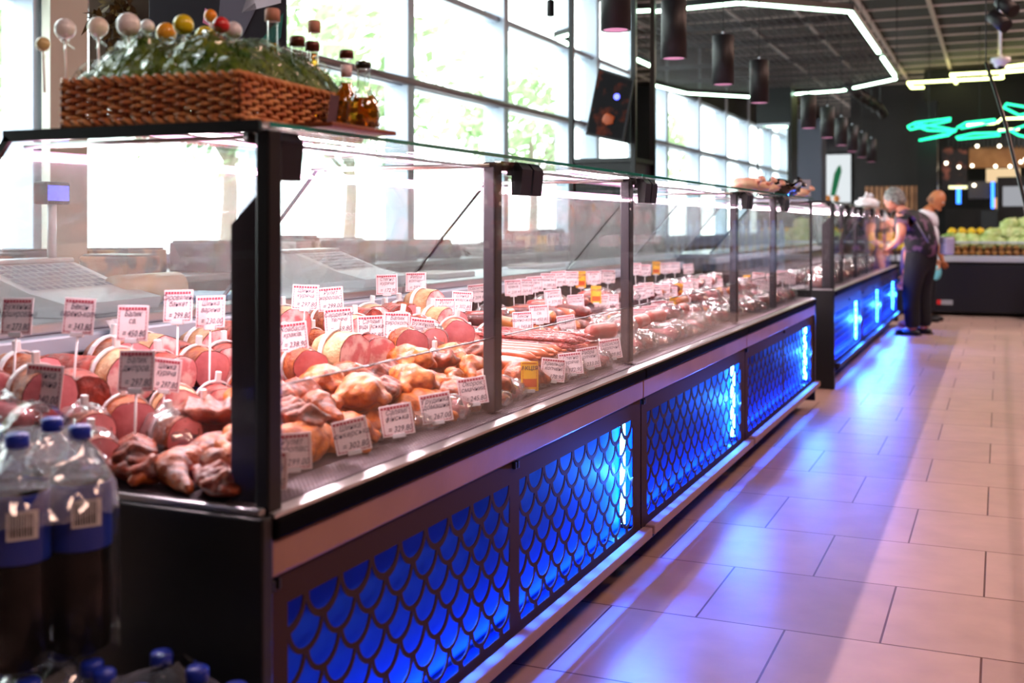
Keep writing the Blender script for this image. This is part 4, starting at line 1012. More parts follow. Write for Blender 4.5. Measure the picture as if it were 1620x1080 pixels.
ob = bgp.build('plastic_bag', m_bag); sm = ob.modifiers.new('s', 'SOLIDIFY'); sm.thickness = .002
tag(ob, 'thin white plastic bag hanging over the rear ledge at left', 'bag')
for i, (px, lb, cc, dd) in enumerate(((690, 'pale cutting board lying on the worktop behind the first bay', '#cfc0b4', (.2, .34, .02)), (300, 'light blue cutting board on the worktop beside the film roll', '#8fb4dc', (.22, .36, .015)), (850, 'pale cutting board on the worktop behind the second bay', '#d3c6c0', (.2, .3, .02)))):
    c = onX(px, 410, -2.15); tag(MB().rbox((-2.15-dd[0]/2, c.y-dd[1]/2, .9325), (-2.15+dd[0]/2, c.y+dd[1]/2, .9325+dd[2]), .004).build('cutting_board', mat('board_'+cc[1:], hexc(cc), .45)), lb, 'cutting board')
# back counter under the windows with trays of goods
bc = MB().box((-4.40, 3.2, 0), (-3.75, 13.2, .86)); tag(struct(bc, 'back_counter', mat('back_counter_grey', hexc('#5c5560'), .6)), None)
bc_o = bpy.data.objects['back_counter']; bc_o['kind'] = 'thing'; tag(bc_o, 'long grey back counter standing under the windows behind the cases', 'counter')
MB().rbox((-4.44, 3.15, .862), (-3.71, 13.25, .895), .005).build('countertop', m_steel, bc_o)
rb = random.Random(21); cols = ['#3b2a3c', '#7d3a34', '#b06a3c', '#4a3a58', '#8f2f38', '#c9a26a', '#3c4a78', '#d8cfd0']; nm_ = ['dark violet', 'brick red', 'tan', 'plum', 'crimson', 'straw yellow', 'blue', 'off-white']
y = 3.35; i = 0
while y < 13.0:
    ci = rb.randrange(8); w_ = rb.uniform(.16, .30); h_ = rb.uniform(.07, .2); x0 = -4.33 if i % 2 else -4.08
    o = MB().rbox((x0, y, .8955), (x0+.3, y+w_, .8955+h_), .008).build('food_crate', mat('crate_'+cols[ci][1:], hexc(cols[ci]), .55, col2=hexc('#2a2026'), nscale=9, lo=.5, hi=.6))
    MB().rbox((x0+.012, y+.012, .8955+h_-.004), (x0+.288, y+w_-.012, .8955+h_+.01), .003).build('crate_rim', m_black, o)
    tag(o, '%s crate on the back counter, %s from the near end' % (nm_[ci], ORD[i]), 'crate', 'crates on the back counter'); y += w_+rb.uniform(.05, .2); i += 1
# pillar and hanging banner at left
pc = P(100, 100, 5.3)
pa, pb = onX(70, 100, -4.34), onX(130, 100, -4.34)
struct(MB().rbox((-4.36, pa.y, .93), (-4.30, pb.y, Z_CEIL-.03), .004), 'trim_40', mat('beige_pillar', hexc('#eae6d8'), .6))
m_ban = mat('banner_dark', hexc('#16121c'), .5)
t = empty('hanging_banner', P(345, 60, 4.6), YAW, 'dark printed banner hanging behind the wicker basket', 'banner')
MB().rbox((-.28, -.01, -.20), (.28, .01, .9), .003).build('panel', m_ban, t)
def shape2d(pts, m, name, par, y=-.013): MB().add([(x, y, z) for x, z in pts], [tuple(range(len(pts)))]).build(name, m, par)
shape2d([(.0, .02), (.10, .0), (.16, .12), (.10, .3), (.02, .25)], mat('banner_grey', hexc('#5a5866'), .5), 'grey_print', t)
shape2d([(.14, -.1), (.26, .0), (.27, .1), (.17, -.02)], mat('banner_teal', hexc('#1c5c52'), .5), 'teal_print', t)
shape2d([(.10, .10), (.26, .14), (.26, .22), (.12, .16)], mat('banner_pale', hexc('#c9c6d2'), .5), 'pale_print', t)
shape2d([(-.06, .06), (-.02, .04), (-.015, .1), (-.05, .12)], mat('banner_pink', hexc('#c06a8a'), .5), 'pink_print', t)
for s_ in (-.25, .25): MB().tube([(s_, 0, .9), (s_, 0, Z_CEIL-t.location.z)], .003, 5).build('hanging_wire', m_black, t)
br_ = P(185, 40, 4.75)
t = empty('hanging_plant', (br_.x, br_.y, br_.z), YAW, 'dark brown dried plant hanging left of the dark banner', 'plant')
MB().rbox((-.13, .03, -.34), (.13, .05, .8), .003).build('backboard', mat('brown_board', hexc('#4a3626'), .7), t)
pl = MB(); r3 = random.Random(9)
for i in range(90):
    c = Vector((r3.gauss(0, .06), -.02+r3.uniform(-.04, .03), r3.gauss(.02, .10))); d = Vector((r3.gauss(0, 1), r3.gauss(0, .5), r3.gauss(0, 1))).normalized()*.06; w = d.orthogonal().normalized()*.014
    pl.add([c-w, c+d, c+w, c-d*.4], [(0, 1, 2, 3)])
pl.build('dry_leaves', mat('dry_leaves', hexc('#3a2a18'), .7, col2=hexc('#6a5420'), nscale=30), t)
MB().tube([(0, .04, .8), (0, .04, Z_CEIL-br_.z)], .003, 5).build('hanging_wire', m_black, t)
# ================================================================ pendants over the counter
m_pink_in = glow('pendant_inner', (1., .35, .62), 1.2)
m_pbody = mat('pendant_body', hexc('#131217'), .5)
PP = [(974, 48), (1066, 93), (1144, 134), (1201, 163), (1279, 203), (1309, 218), (1331, 230), (1348, 240), (1363, 249), (1378, 256)]
PW = ['nearest, beside the mirrored column', 'second nearest, the biggest seen whole', 'third from the camera', 'fourth from the camera', 'fifth, first after the gap', 'sixth from the camera',
      'seventh from the camera', 'eighth from the camera', 'ninth from the camera', 'farthest and smallest']
pp0 = None
for i, (px, py) in enumerate(PP):
    c = onX(px, py, -1.5)
    if pp0 is None:
        t = empty('pendant_lamp', (c.x, c.y, c.z)); pp0 = t
        MB().lathe([(.052, .002), (.0635, 0), (.0635, .288), (.055, .292), (0, .292)], 28).build('lamp_shade', m_pbody, t)
        MB().lathe([(.052, .002), (.045, .05), (0, .06)], 24).build('reflector', m_pink_in, t)
        MB().lathe([(.008, .292), (.008, .31), (.004, .315)], 10).build('cord_grip', m_alu, t)
        MB().tube([(0, 0, .31), (0, 0, Z_CEIL-.03-c.z)], .0035, 6).build('cord', m_black, t)
        KID[t.name] = kids(t)
        for k_ in kids(t): KID[k_.name] = []
        tops = c.z
    else: t = dup(pp0, c)
    t['label'] = 'black cylinder pendant lamp over the counter, %s' % PW[i]; t['category'] = 'pendant lamp'; t['group'] = 'row of black cylinder pendants'
    for nm in () if i not in (0, 1, 2, 3, 5, 7, 9) else (0,):
        li = bpy.data.lights.new('pendant_light', 'SPOT'); li.energy = 16; li.color = (1., .62, .66); li.spot_size = 1.5; li.shadow_soft_size = .04
        lo = bpy.data.objects.new('pendant_light', li); COL.objects.link(lo); lo.location = (c.x, c.y, c.z-.01)

# ================================================================ hexagonal light frame with mesh
ZH = 2.9
m_neonw = glow('green_white_tube', (.62, 1., .72), 14.)
hexp = [(1.0, 0)]
pts = [onZ(1020, 19, ZH), onZ(1170, 4, ZH), onZ(1345, 18, ZH), onZ(1419, 124, ZH), onZ(1330, 143, ZH), onZ(1190, 153, ZH), onZ(1085, 147, ZH), onZ(1033, 134, ZH), onZ(880, 60, ZH)]
ce = sum(pts, Vector())/len(pts)
t = empty('hexagonal_light_frame', ce, 0, 'big suspended polygonal frame edged with greenish white light tubes and filled with wire mesh', 'light frame')
fr = MB(); n = len(pts)
for i in range(n): fr.bar(pts[i]-ce+Vector((0, 0, .03)), pts[(i+1) % n]-ce+Vector((0, 0, .03)), .06, .05)
fr.build('frame', m_black, t)
for i in range(n):
    a, b_ = pts[i]-ce, pts[(i+1) % n]-ce
    segs = [(.02, .98)]
    if i == 2: segs = [(.0, .52), (.60, .93)]
    if i == 0: segs = [(.1, 1.)]
    if i == 4: segs = [(.0, 1.)]
    for s0, s1 in segs: MB().bar(a.lerp(b_, s0)+Vector((0, 0, -.004)), a.lerp(b_, s1)+Vector((0, 0, -.004)), .034, .02).build('light_tube', m_neonw, t)
# mesh of wires clipped to the polygon
def clip_line(axis, val):
    xs = []
    for i in range(n):
        a, b_ = pts[i]-ce, pts[(i+1) % n]-ce
        if (a[axis]-val)*(b_[axis]-val) < 0:
            k = (val-a[axis])/(b_[axis]-a[axis]); xs.append((a.lerp(b_, k))[1-axis])
    xs.sort(); return xs
wm = MB()
for axis, step in ((0, .075), (1, .075)):
    v = -5.
    while v < 5.:
        xs = clip_line(axis, v)
        for q in range(0, len(xs)-1, 2):
            p0 = [0, 0, .055]; p1 = [0, 0, .055]; p0[axis] = p1[axis] = v; p0[1-axis] = xs[q]; p1[1-axis] = xs[q+1]; wm.bar(p0, p1, .006)
        v += step
wm.build('wire_mesh', mat('mesh_wire', hexc('#3c3436'), .5, .4), t)
for v in (-1.9, -.9, .6, 1.9):
    xs = clip_line(1, v)
    if len(xs) > 1: MB().bar((xs[0], v, .09), (xs[-1], v, .09), .05).build('cross_beam', m_black, t)
for i in (1, 2, 3, 4, 5, 7):
    q = pts[i]-ce; MB().tube([(q.x, q.y, .05), (q.x, q.y, Z_CEIL-.03-ZH)], .006, 6).build('hanging_rod', m_black, t)

# ================================================================ mirrored column, and a solid screen for its reflection
cx0, cx1, cy0, cy1 = -2.79, -2.33, 7.5, 7.97
t = struct(MB().box((cx0+.012, cy0+.012, 0), (cx1-.012, cy1-.012, Z_CEIL-.031)), 'column_1', m_black)
fr = MB()
for x in (cx0, cx1):
    for y in (cy0, cy1): fr.rbox((x-.018, y-.018, 0), (x+.018, y+.018, Z_CEIL-.031), .003)
for z in (1.60, 3.2): fr.box((cx0, cy0-.01, z-.015), (cx1, cy0+.01, z+.015)); fr.box((cx1-.01, cy0, z-.015), (cx1+.01, cy1, z+.015))
o = fr.build('column_frame', m_black2, t)
mm = MB().box((cx0+.018, cy0, 1.615), (cx1-.018, cy0+.006, 3.185)).build('mirror_panel', m_mirror, t)
MB().box((cx1-.006, cy0+.018, 1.615), (cx1, cy1-.018, 3.185)).build('mirror_panel', m_mirror, t)
MB().box((cx0+.018, cy0, 3.215), (cx1-.018, cy0+.006, 3.95)).build('mirror_panel', m_mirror, t)
m_scr = mat('screen_picture', hexc('#0d0a0f'), .6, col2=hexc('#6a2810'), nscale=9, spec=.15, lo=.52, hi=.72)
a_, b_, c_, d_ = [onY(x, y, 7.30) for x, y in ((947, 107), (1003, 125), (985, 225), (926, 213))]
tt = empty('reflected_screen', (a_+b_+c_+d_)/4, 0, 'tilted dark screen showing food, standing in for a reflection in the mirrored column', 'screen')  # solid stand-in for a screen's reflection in the mirror
o_ = tt.location; mb = MB(); q = [a_-o_, b_-o_, c_-o_, d_-o_]; mb.add(q+[v+Vector((0, .035, 0)) for v in q], [(3, 2, 1, 0), (4, 5, 6, 7), (0, 1, 5, 4), (1, 2, 6, 5), (2, 3, 7, 6), (3, 0, 4, 7)]); mb.build('housing', m_black, tt)
q2 = [v*.93+Vector((0, -.002, 0)) for v in q]; sc_ = MB().quad(*q2).build('screen', m_scr, tt)
MB().ball((.05, -.006, .06), (.022, .004, .022), 12, 8).build('blue_spot', glow('blue_spot', (.1, .12, 1.), 5), sc_)
MB().ball((-.01, -.004, -.09), (.045, .003, .04), 12, 8, .2, 3).build('food_picture', mat('food_picture', hexc('#a84a1c'), .4), sc_)
MB().tube([(0, .03, 0), (.0, .19, .05)], .015, 8).build('wall_bracket', m_black, tt)
# dark square columns farther along the windows
for k, (px0, px1, Y) in enumerate(((1197, 1252, 15.0), (1258, 1300, 17.5))):
    a1 = onY(px0, 355, Y); b1 = onY(px1, 355, Y)
    c_o = struct(MB().box((a1.x, Y, 0), (b1.x, Y+.5, 3.0 if k == 0 else 2.75)), 'column_%d' % (k+2), m_black if k == 0 else mat('blue_grey_board', hexc('#4a4e5e'), .6))
    if k == 0:
        z0 = onY(px0, 300, Y).z; z1 = onY(px0, 200, Y).z
        MB().box((a1.x+.03, Y-.006, z0), (b1.x-.05, Y, z1)).build('mirror_panel', m_mirror, c_o)
        MB().box((a1.x, Y-.02, z1), (b1.x-.02, Y, z1+.03)).build('panel_edge', m_neonw if 0 else m_alu, c_o)
a1 = onY(1302, 245, 19.); b1 = onY(1346, 320, 19.)
t = empty('poster_board', ((a1.x+b1.x)/2, 19., 0), 0, 'tall pale illuminated poster with a green bottle picture far down the shop', 'poster')
w2 = (b1.x-a1.x)/2
MB().box((-w2-.05, 0, 0), (w2+.05, .08, a1.z+.05)).build('backboard', m_black, t)
MB().box((-w2, -.012, b1.z), (w2, 0, a1.z)).build('poster_face', glow('poster_face', (.86, .92, .95), .9), t)
gp = MB(); gp.add([(-.10, -.02, 1.62), (-.02, -.02, 1.62), (.08, -.02, 2.02), (.06, -.02, 2.12), (.02, -.02, 2.1), (-.04, -.02, 1.98)], [(0, 1, 2, 3, 4, 5)]); gp.build('bottle_picture', mat('bottle_print_green', hexc('#0f7a4c'), .4), t)
for x in (-.14, .0): MB().ball((x, -.03, b1.z+.06), (.05, .02, .06), 10, 8).build('fruit_picture', mat('fruit_print_orange', hexc('#d9853c'), .4), t)
# grey-green shop partition and slatted wood panel
a1 = onY(1345, 190, 24.); b1 = onY(1462, 330, 24.)
struct(MB().box((a1.x, 24., 0), (b1.x, 24.2, Z_CEIL-.03)), 'wall_partition', mat('partition_slate', hexc('#252226'), .7))
a2 = onY(1368, 295, 23.9); b2 = onY(1455, 400, 23.9)
t = empty('slatted_wood_panel', ((a2.x+b2.x)/2, 23.9, 0), 0, 'low panel of upright light wooden slats on the dark far wall', 'wall panel')
hw = (b2.x-a2.x)/2; MB().box((-hw, .02, 0), (hw, .06, a2.z-.02)).build('backing', m_black, t)
for i in range(11):
    x = -hw+2*hw*(i+.5)/11; MB().rbox((x-.034, -.06, 0), (x+.034, .02, a2.z), .005).build('slat', mat('slat_wood', hexc('#c08a68'), .5, col2=hexc('#8f6248'), nscale=6), t)
# small lamp at upper left of the mirrored column, and the cluster of track spots
def spot(c, L_, r, rx, rz, label, group=None, stem=.0):
    t = empty('spot_lamp', c, rz, label, 'spot lamp', group)
    M = Matrix.Rotation(rx, 4, 'X')
    MB().lathe([(r*.8, .002), (r, 0), (r, L_), (r*.8, L_+.01), (0, L_+.01)], 18, M).build('lamp_body', m_pbody, t)
    MB().lathe([(r*.85, .003), (r*.8, .02), (0, .025)], 16, M).build('lens', glow('warm_lens', (1., .5, .2), 1.6), t)
    top = M @ Vector((0, 0, L_*.6)); MB().tube([top, (top.x, top.y, Z_CEIL-.03-c.z)], .008, 6).build('mount', m_black, t)
    return t
spot(P(871, 26, 8.2), .11, .03, 0, 0, 'small black spot lamp left of the mirrored column, amber underneath')
for i, (px, py) in enumerate(((1358, 150), (1368, 160), (1377, 165), (1386, 172), (1398, 182))):
    spot(P(px, py, 14.5+.7*i), .22, .065, .9, -.8+.1*i, 'black track spot with copper rim behind the hexagonal frame, %s of five' % ORD[i], 'track spots behind the hexagonal frame')
for i, (px, py) in enumerate(((1604, 18), (1592, 42))):
    spot(P(px, py, 8.), .16, .05, -.9, .8, 'black spot lamp at top right corner, %s one' % ('upper' if i == 0 else 'lower'), 'spot lamps at top right')
cc = P(1583, 100, 10.5)
t = empty('ceiling_camera', cc, 0, 'small white dome camera hanging under the ceiling at right', 'security camera')
MB().lathe([(0, -.055), (.035, -.05), (.055, -.025), (.06, 0), (.085, .01), (.085, .05), (.02, .06), (.012, .08)], 20).build('housing', m_white, t)
MB().ball((0, -.02, -.035), .035, 12, 8).build('lens_dome', m_black2, t); MB().tube([(0, 0, .07), (0, 0, Z_CEIL-.03-cc.z)], .012, 8).build('stem', m_white, t)
# yellow-white rectangles of light under the ceiling
m_neony = glow('yellow_tube', (.93, 1., .36), 7.)
rects = [((1437, 131), (1511, 127), (1514, 136), (1443, 139)), ((1505, 118), (1584, 114), (1586, 123), (1511, 127)), ((1583, 107), (1632, 101), (1632, 110), (1586, 114)),
         ((1512, 145), (1584, 140), (1584, 149), (1514, 153)), ((1582, 134), (1632, 130), (1632, 141), (1584, 144))]
for i, rc in enumerate(rects):
    q = [onZ(x, y, 3.72) for x, y in rc]; c = sum(q, Vector())/4; q = [v-c for v in q]
    t = empty('light_rectangle', c, 0, 'yellow-white glowing rectangle under the ceiling, %s' % ('leftmost of the upper chain', 'middle of the upper chain', 'rightmost of the upper chain', 'left one of the lower pair', 'right one of the lower pair')[i], 'light', 'glowing rectangles under the ceiling')
    for j in range(4): MB().bar(q[j], q[(j+1) % 4], .045, .04).build('light_tube', m_neony, t)
    for j in (0, 2): MB().tube([q[j]+Vector((0, 0, .02)), (q[j].x, q[j].y, Z_CEIL-.03-c.z)], .006, 5).build('hanging_wire', m_black, t)
# green handwritten neon
m_neong = glow('green_tube', (.02, .95, .42), 3.2)
st = [[(1436, 200), (1448, 194), (1504, 187), (1503, 191), (1440, 205), (1436, 200)], [(1446, 198), (1468, 206), (1512, 208), (1480, 216), (1454, 222), (1500, 214), (1513, 204)], [(1452, 196), (1490, 202), (1512, 206)],
      [(1514, 202), (1528, 194), (1574, 189), (1576, 193), (1520, 203)], [(1513, 217), (1540, 211), (1580, 210), (1582, 214), (1516, 220), (1513, 217)], [(1588, 170), (1592, 164), (1640, 172), (1640, 176), (1612, 182), (1588, 170)],
      [(1582, 208), (1600, 206), (1640, 192)], [(1590, 202), (1612, 214), (1640, 220)]]
sy = [[(1530, 198), (1574, 195)], [(1578, 194), (1584, 188), (1640, 186)], [(1580, 206), (1612, 204)]]
c0 = P(1540, 200, 16.)
t = empty('neon_sign', c0, YAW, 'green handwriting-like neon sign with pale strokes over the vegetable island', 'neon sign')
Ms = (Matrix.Translation(c0) @ Matrix.Rotation(YAW, 4, 'Z')).inverted()
for group_, mm_, nm in ((st, m_neong, 'green_stroke'), (sy, m_neony, 'pale_stroke')):
    for s_ in group_:
        MB().tube([Ms @ P(x, y, 16.+(.05 if mm_ is m_neony else 0)) for x, y in s_], .015, 6).build(nm, mm_, t)
for px in (1470, 1550, 1625): q = Ms @ P(px, 190, 16.03); MB().tube([q, (q.x, q.y, Z_CEIL-.03-c0.z)], .005, 5).build('hanging_wire', m_black, t)
# black slanting rod with a hook
a, b_ = P(1560, 100, 7.), P(1622, 325, 6.)
tag(MB().tube([a, a.lerp(b_, .5)+Vector((.01, 0, .02)), b_, b_+Vector((.05, -.1, -.4))], .011, 8).tube([a, Vector((a.x, a.y, Z_CEIL-.03))], .004, 5).build('slanting_rod', m_black), 'long thin black rod slanting down at the right edge', 'rod')

# ================================================================ vegetable island
IY = 15.2; x0, x1 = -2.6, 2.6
ti = empty('vegetable_island', ((x0+x1)/2, IY, 0), 0, 'dark low refrigerated island heaped with cabbages behind the shoppers', 'refrigerated island')
Li = lambda mb, nm, m: local(mb, ti.location).build(nm, m, ti)
Li(MB().rbox((x0, IY, .04), (x1, IY+1.1, .66), .02), 'body', mat('island_navy', hexc('#0b0d18'), .35))
Li(MB().rbox((x0-.02, IY-.03, .68), (x1+.02, IY+.05, .76), .01), 'steel_rim', mat('island_rim', hexc('#b8bcc8'), .3, .4))
Li(MB().box((x0, IY+.012, .76), (x1, IY+.018, .92)), 'front_glass', m_glass)
Li(MB().rbox((x0, IY+.005, .915), (x1, IY+.03, .935), .003), 'top_rail', m_alu)
Li(MB().box((x0+.02, IY+.05, .66), (x1-.02, IY+1.08, .72)), 'tray', m_black)
bz = onY(1494, 478, IY-.01); Li(MB().box((bz.x-.09, IY-.012, bz.z-.03), (bz.x+.10, IY-.003, bz.z+.03)), 'rating_plate', mat('plate_grey', hexc('#8a8890'), .5)); Li(MB().box((bz.x-.09, IY-.014, bz.z-.03), (bz.x-.04, IY-.012, bz.z+.03)), 'plate_mark', m_red)
m_cab = mat('cabbage_green', hexc('#a9bd6c'), .5, col2=hexc('#d6dc9e'), nscale=9, bump=.4, bscale=14)
m_cab2 = mat('cabbage_deep', hexc('#6c9448'), .5, col2=hexc('#9cbc64'), nscale=9, bump=.4, bscale=14)
m_yelp = mat('yellow_fruit', hexc('#e6c41e'), .4, col2=hexc('#d9a81c'), nscale=6)
m_onion = mat('onion_skin', hexc('#b8843c'), .4, col2=hexc('#7a3c2c'), nscale=12)
def cabbage(m_, nm='cabbage'):
    o = MB().ball((0, 0, .075), (.10, .10, .08), 18, 12, .10, 4, 4).build(nm, m_)
    lf = MB()
    for q in range(5):
        a = q*1.256; c = Vector((math.cos(a)*.07, math.sin(a)*.07, .07)); vs = []
        for i in range(5):
            for j in range(5):
                u, v = (i/4-.5)*1.5, (j/4-.5)*1.2; d = Vector((math.cos(a+u)*math.cos(v), math.sin(a+u)*math.cos(v), math.sin(v))); vs.append(Vector((0, 0, .075))+d*(.108+.012*math.sin(i*2+j*3+q)))
        lf.add(vs, [(i*5+j, (i+1)*5+j, (i+1)*5+j+1, i*5+j+1) for i in range(4) for j in range(4)], True)
    lf.build('outer_leaves', m_cab, o); return o
def sph(nm, m_, r): return MB().ball((0, 0, r), (r, r, r*.93), 14, 10, .04, 2, 3).lathe([(r*.12, r*1.80), (r*.08, r*2.0), (0, r*2.02)], 8).build(nm, m_)
kinds = {'c1': (cabbage(m_cab), 'pale green cabbage', 'cabbage'), 'c2': (cabbage(m_cab2), 'deeper green cabbage', 'cabbage'), 'y': (sph('yellow_melon', m_yelp, .06), 'round yellow fruit', 'fruit'), 'o': (sph('onion', m_onion, .038), 'brown onion', 'onion')}
for k, v in kinds.items(): KID[v[0].name] = kids(v[0]); [KID.__setitem__(q.name, []) for q in kids(v[0])]
usedk = set(); rv = random.Random(5); vcount = {}
def veg(k, x, y, z, s=1.):
    o, d, cat = kinds[k]; loc = (x, y, z); rot = (rv.uniform(-.3, .3), rv.uniform(-.3, .3), rv.uniform(0, 6))
    if k in usedk: o = dup(o, loc, rot, s)
    else: usedk.add(k); o.location = loc; o.rotation_euler = rot; o.scale = (s,)*3
    o['category'] = cat; return o
VL = []
xx = -.62; i = 0
while xx < 1.3:                                  # heap of cabbages, highest in the middle
    hgt = 1+int(2.3*math.exp(-((xx-.05)/.33)**2))
    for lvl in range(hgt):
        for row_ in range(2-min(lvl, 1)):
            k = 'c2' if (i*7+lvl) % 4 == 0 else 'c1'
            VL.append((veg(k, xx+rv.uniform(-.03, .03)+.06*lvl, IY+.17+.24*row_+.08*lvl, .86+.11*lvl+.05*row_, rv.uniform(.85, 1.05)), xx, k, 'layer %d' % lvl, row_, lvl))
    xx += .155; i += 1
for j in range(16):
    VL.append((veg('y', -.56+.11*j, IY+.62+.08*(j % 2), 1.0, .95), -.56+.11*j, 'y', '', 0, 0))
for j in range(26):
    VL.append((veg('y', -1.55+.085*(j % 9), IY+.13+.11*(j//9), .80+.07*(j//9), .95), -1.55+.085*(j % 9), 'yl', '', j//9, 0))
for j in range(44):
    VL.append((veg('o', -.66+.085*(j % 22), IY+.07+.05*(j//22), .755+.06*(j//22), 1.), -.66+.085*(j % 22), 'o', '', j//22, 0))
vc = {}
for o, x, k, _, rw, lv in sorted(VL, key=lambda t: t[1]):
    key = (k, rw, lv); vc[key] = vc.get(key, 0)+1
    where = {'y': 'behind the cabbages', 'yl': 'left of the shoppers, %s row' % ORD[rw], 'o': 'behind the island glass, %s layer' % ('lower' if rw == 0 else 'upper')}.get(k, '%s layer %s row of the heap' % (['bottom', 'second', 'third', 'top'][lv], ['front', 'rear', 'rear'][rw]))
    o['label'] = '%s %s, %s from left' % (kinds[{'yl': 'y'}.get(k, k)][1], where, ORD[vc[key]-1]); o['group'] = {'y': 'yellow fruit on the island', 'yl': 'yellow fruit on the island', 'o': 'onions on the island'}.get(k, 'cabbages on the island')
tag(local(MB().box((-2.5, IY+.10, .721), (1.5, IY+.9, .86)), (0, 0, 0)).build('produce_riser', mat('riser_brown', hexc('#4a2a18'), .7)), 'brown riser under the heaped vegetables inside the island', 'riser')

# ================================================================ stall far behind at right
SY = 21.
def fy(px, py, Y=SY): return onY(px, py, Y)
def flat(px0, py0, px1, py1, Y, d, m, nm, label=None, cat=None, group=None, par=None):
    a, b2_ = fy(px0, py0, Y), fy(px1, py1, Y)
    mb = MB().box((min(a.x, b2_.x), Y, min(a.z, b2_.z)), (max(a.x, b2_.x), Y+d, max(a.z, b2_.z)))
    if par: local(mb, par.location)
    o = mb.build(nm, m, par)
    if label: tag(o, label, cat, group)
    return o
struct(MB().box((fy(1462, 0, 22).x, 22., 0), (5.1, 22.2, Z_CEIL-.03)), 'wall_stall', mat('stall_black', hexc('#0b090c'), .8))
struct(MB().box((fy(1462, 0, 18).x-.1, 18., 0), (fy(1494, 0, 18).x-.1, 18.4, 3.0)), 'column_4', m_black2)
ts = empty('food_stall', (fy(1560, 0, 21.).x, 21., 0), 0, 'dark food stall with wooden top board, lit sign and blue light strips at far right', 'food stall')
flat(1533, 233, 1632, 264, 21., .05, mat('stall_wood', hexc('#b98552'), .5, col2=hexc('#a06c3e'), nscale=5), 'wooden_board', par=ts)
flat(1490, 233, 1530, 300, 21.05, .04, mat('menu_picture', hexc('#1c1216'), .5, col2=hexc('#a05a48'), nscale=6, lo=.5, hi=.62), 'menu_picture', par=ts)
flat(1560, 267, 1614, 287, 20.7, .08, glow('stall_sign', (1., .72, .40), .9), 'lit_sign', par=ts)
flat(1513, 298, 1520, 322, 20.6, .05, glow('stall_blue', (.03, .18, 1.), 5.), 'blue_strip', par=ts)
flat(1568, 288, 1573, 334, 20.6, .05, glow('stall_blue', (.03, .18, 1.), 5.), 'blue_strip', par=ts)
flat(1501, 294, 1530, 298, 20.6, .05, glow('stall_pale', (1., .95, .5), 2.2), 'pale_strip', par=ts)
flat(1532, 287, 1566, 314, 20.8, .3, mat('stall_oven', hexc('#55504e'), .35, .5), 'steel_hood', par=ts)
flat(1572, 313, 1586, 330, 20.8, .1, glow('stall_orange', (1., .42, .12), 1.), 'warm_shelf', par=ts)
flat(1495, 330, 1632, 470, 20.5, .4, m_black2, 'counter_front', par=ts)
for px, py in ((1541, 293), (1517, 264), (1546, 231), (1581, 231), (1497, 258), (1538, 262), (1575, 263), (1598, 263), (1622, 252), (1615, 256)):
    q = fy(px, py, 20.5); MB().ball((q.x-ts.location.x, q.y-ts.location.y, q.z), .026, 10, 7).build('light_bulb', glow('stall_bulb', (1., .85, .6), 9.), ts)
for px in range(1500, 1620, 7):
    a, b2_ = fy(px, 223, 20.9), fy(px, 234, 20.9); MB().box((a.x-ts.location.x-.02, -.1, b2_.z), (a.x-ts.location.x+.02, -.05, a.z+.1)).build('canopy_slat', m_black2, ts)
tm = empty('information_screen', fy(1603, 312, 18.), 0, 'pale grey screen in a black housing right of the blue strips', 'screen')
MB().rbox((-.22, 0, -1.9), (.3, .1, .30), .01).build('housing', m_black2, tm); MB().box((-.14, -.012, -.13), (.22, -.001, .16)).build('screen', glow('pale_screen', (.62, .64, .70), .55), tm)
tag(flat(1552, 333, 1578, 372, 17.8, .3, mat('dark_bin', hexc('#1c2126'), .6), 'dark_bin'), 'dark square bin behind the cabbages', 'bin')
# items on top of the far end of the cases
m_pkp = mat('pink_packet', hexc('#e8a090'), .4, col2=hexc('#f0d0b0'), nscale=20); m_bk = mat('black_film', hexc('#141418'), .25, coat=.5)
for i, (px, py, m_, nm_, lb, s_) in enumerate(((1178, 292, m_pkp, 'food_packet', 'pinkish packet on the glass top, leftmost of the packets', .05), (1195, 292, m_pkp, 'food_packet', 'pale orange packet on the glass top beside the leftmost packet', .055),
        (1212, 293, m_pkp, 'food_packet', 'pinkish packet left of the crumpled black bags', .05), (1228, 291, m_bk, 'black_bag', 'crumpled black plastic bag on glass top, larger one', .075), (1243, 295, m_bk, 'black_bag', 'crumpled black plastic bag, smaller one on the right', .06),
        (1262, 300, m_pkp, 'food_packet', 'orange-brown packet under the upright grey tray', .05))):
    c = onX(px, py, -1.13); o = MB().ball((0, 0, s_*.55), (s_*1.3, s_*1.5, s_*.62), 16, 10, .25, i, 6).build(nm_, m_); o.location = (c.x, c.y, 1.3145)
    o2 = MB().tube([(s_*1.0, 0, s_*.6), (s_*1.5, .01, s_*.9), (s_*1.7, 0, s_*1.1)], [.012, .006, .02], 8).build('twisted_end', m_, o); tag(o, lb, 'bag' if 'bag' in nm_ else 'packet', 'packets and bags on the glass top')
c = onX(1270, 292, -1.13); tt = MB().rbox((-.05, -.008, 0), (.05, .008, .12), .004).build('grey_tray', mat('tray_grey', hexc('#8f8a94'), .4)); tt.location = (c.x, c.y, 1.322); tt.rotation_euler = (-.45, 0, .2); tag(tt, 'upright grey tray leaning at the end of the black bags', 'tray')
for i, (px, py) in enumerate(((1368, 325), (1380, 323), (1391, 330))):
    c = onX(px, py, -1.35); o = MB().ball((0, 0, .06), (.10, .12, .07), 16, 10, .3, i+20, 6).build('white_bag', m_bag); o.location = (c.x, min(c.y, 13.2), 1.3145); MB().tube([(.0, 0, .11), (.01, 0, .15), (.03, .01, .17)], [.03, .012, .03], 8).build('bag_knot', m_bag, o)
    tag(o, 'crumpled white bag on the farthest glass top, %s from left' % ORD[i], 'bag', 'white bags on the farthest case')
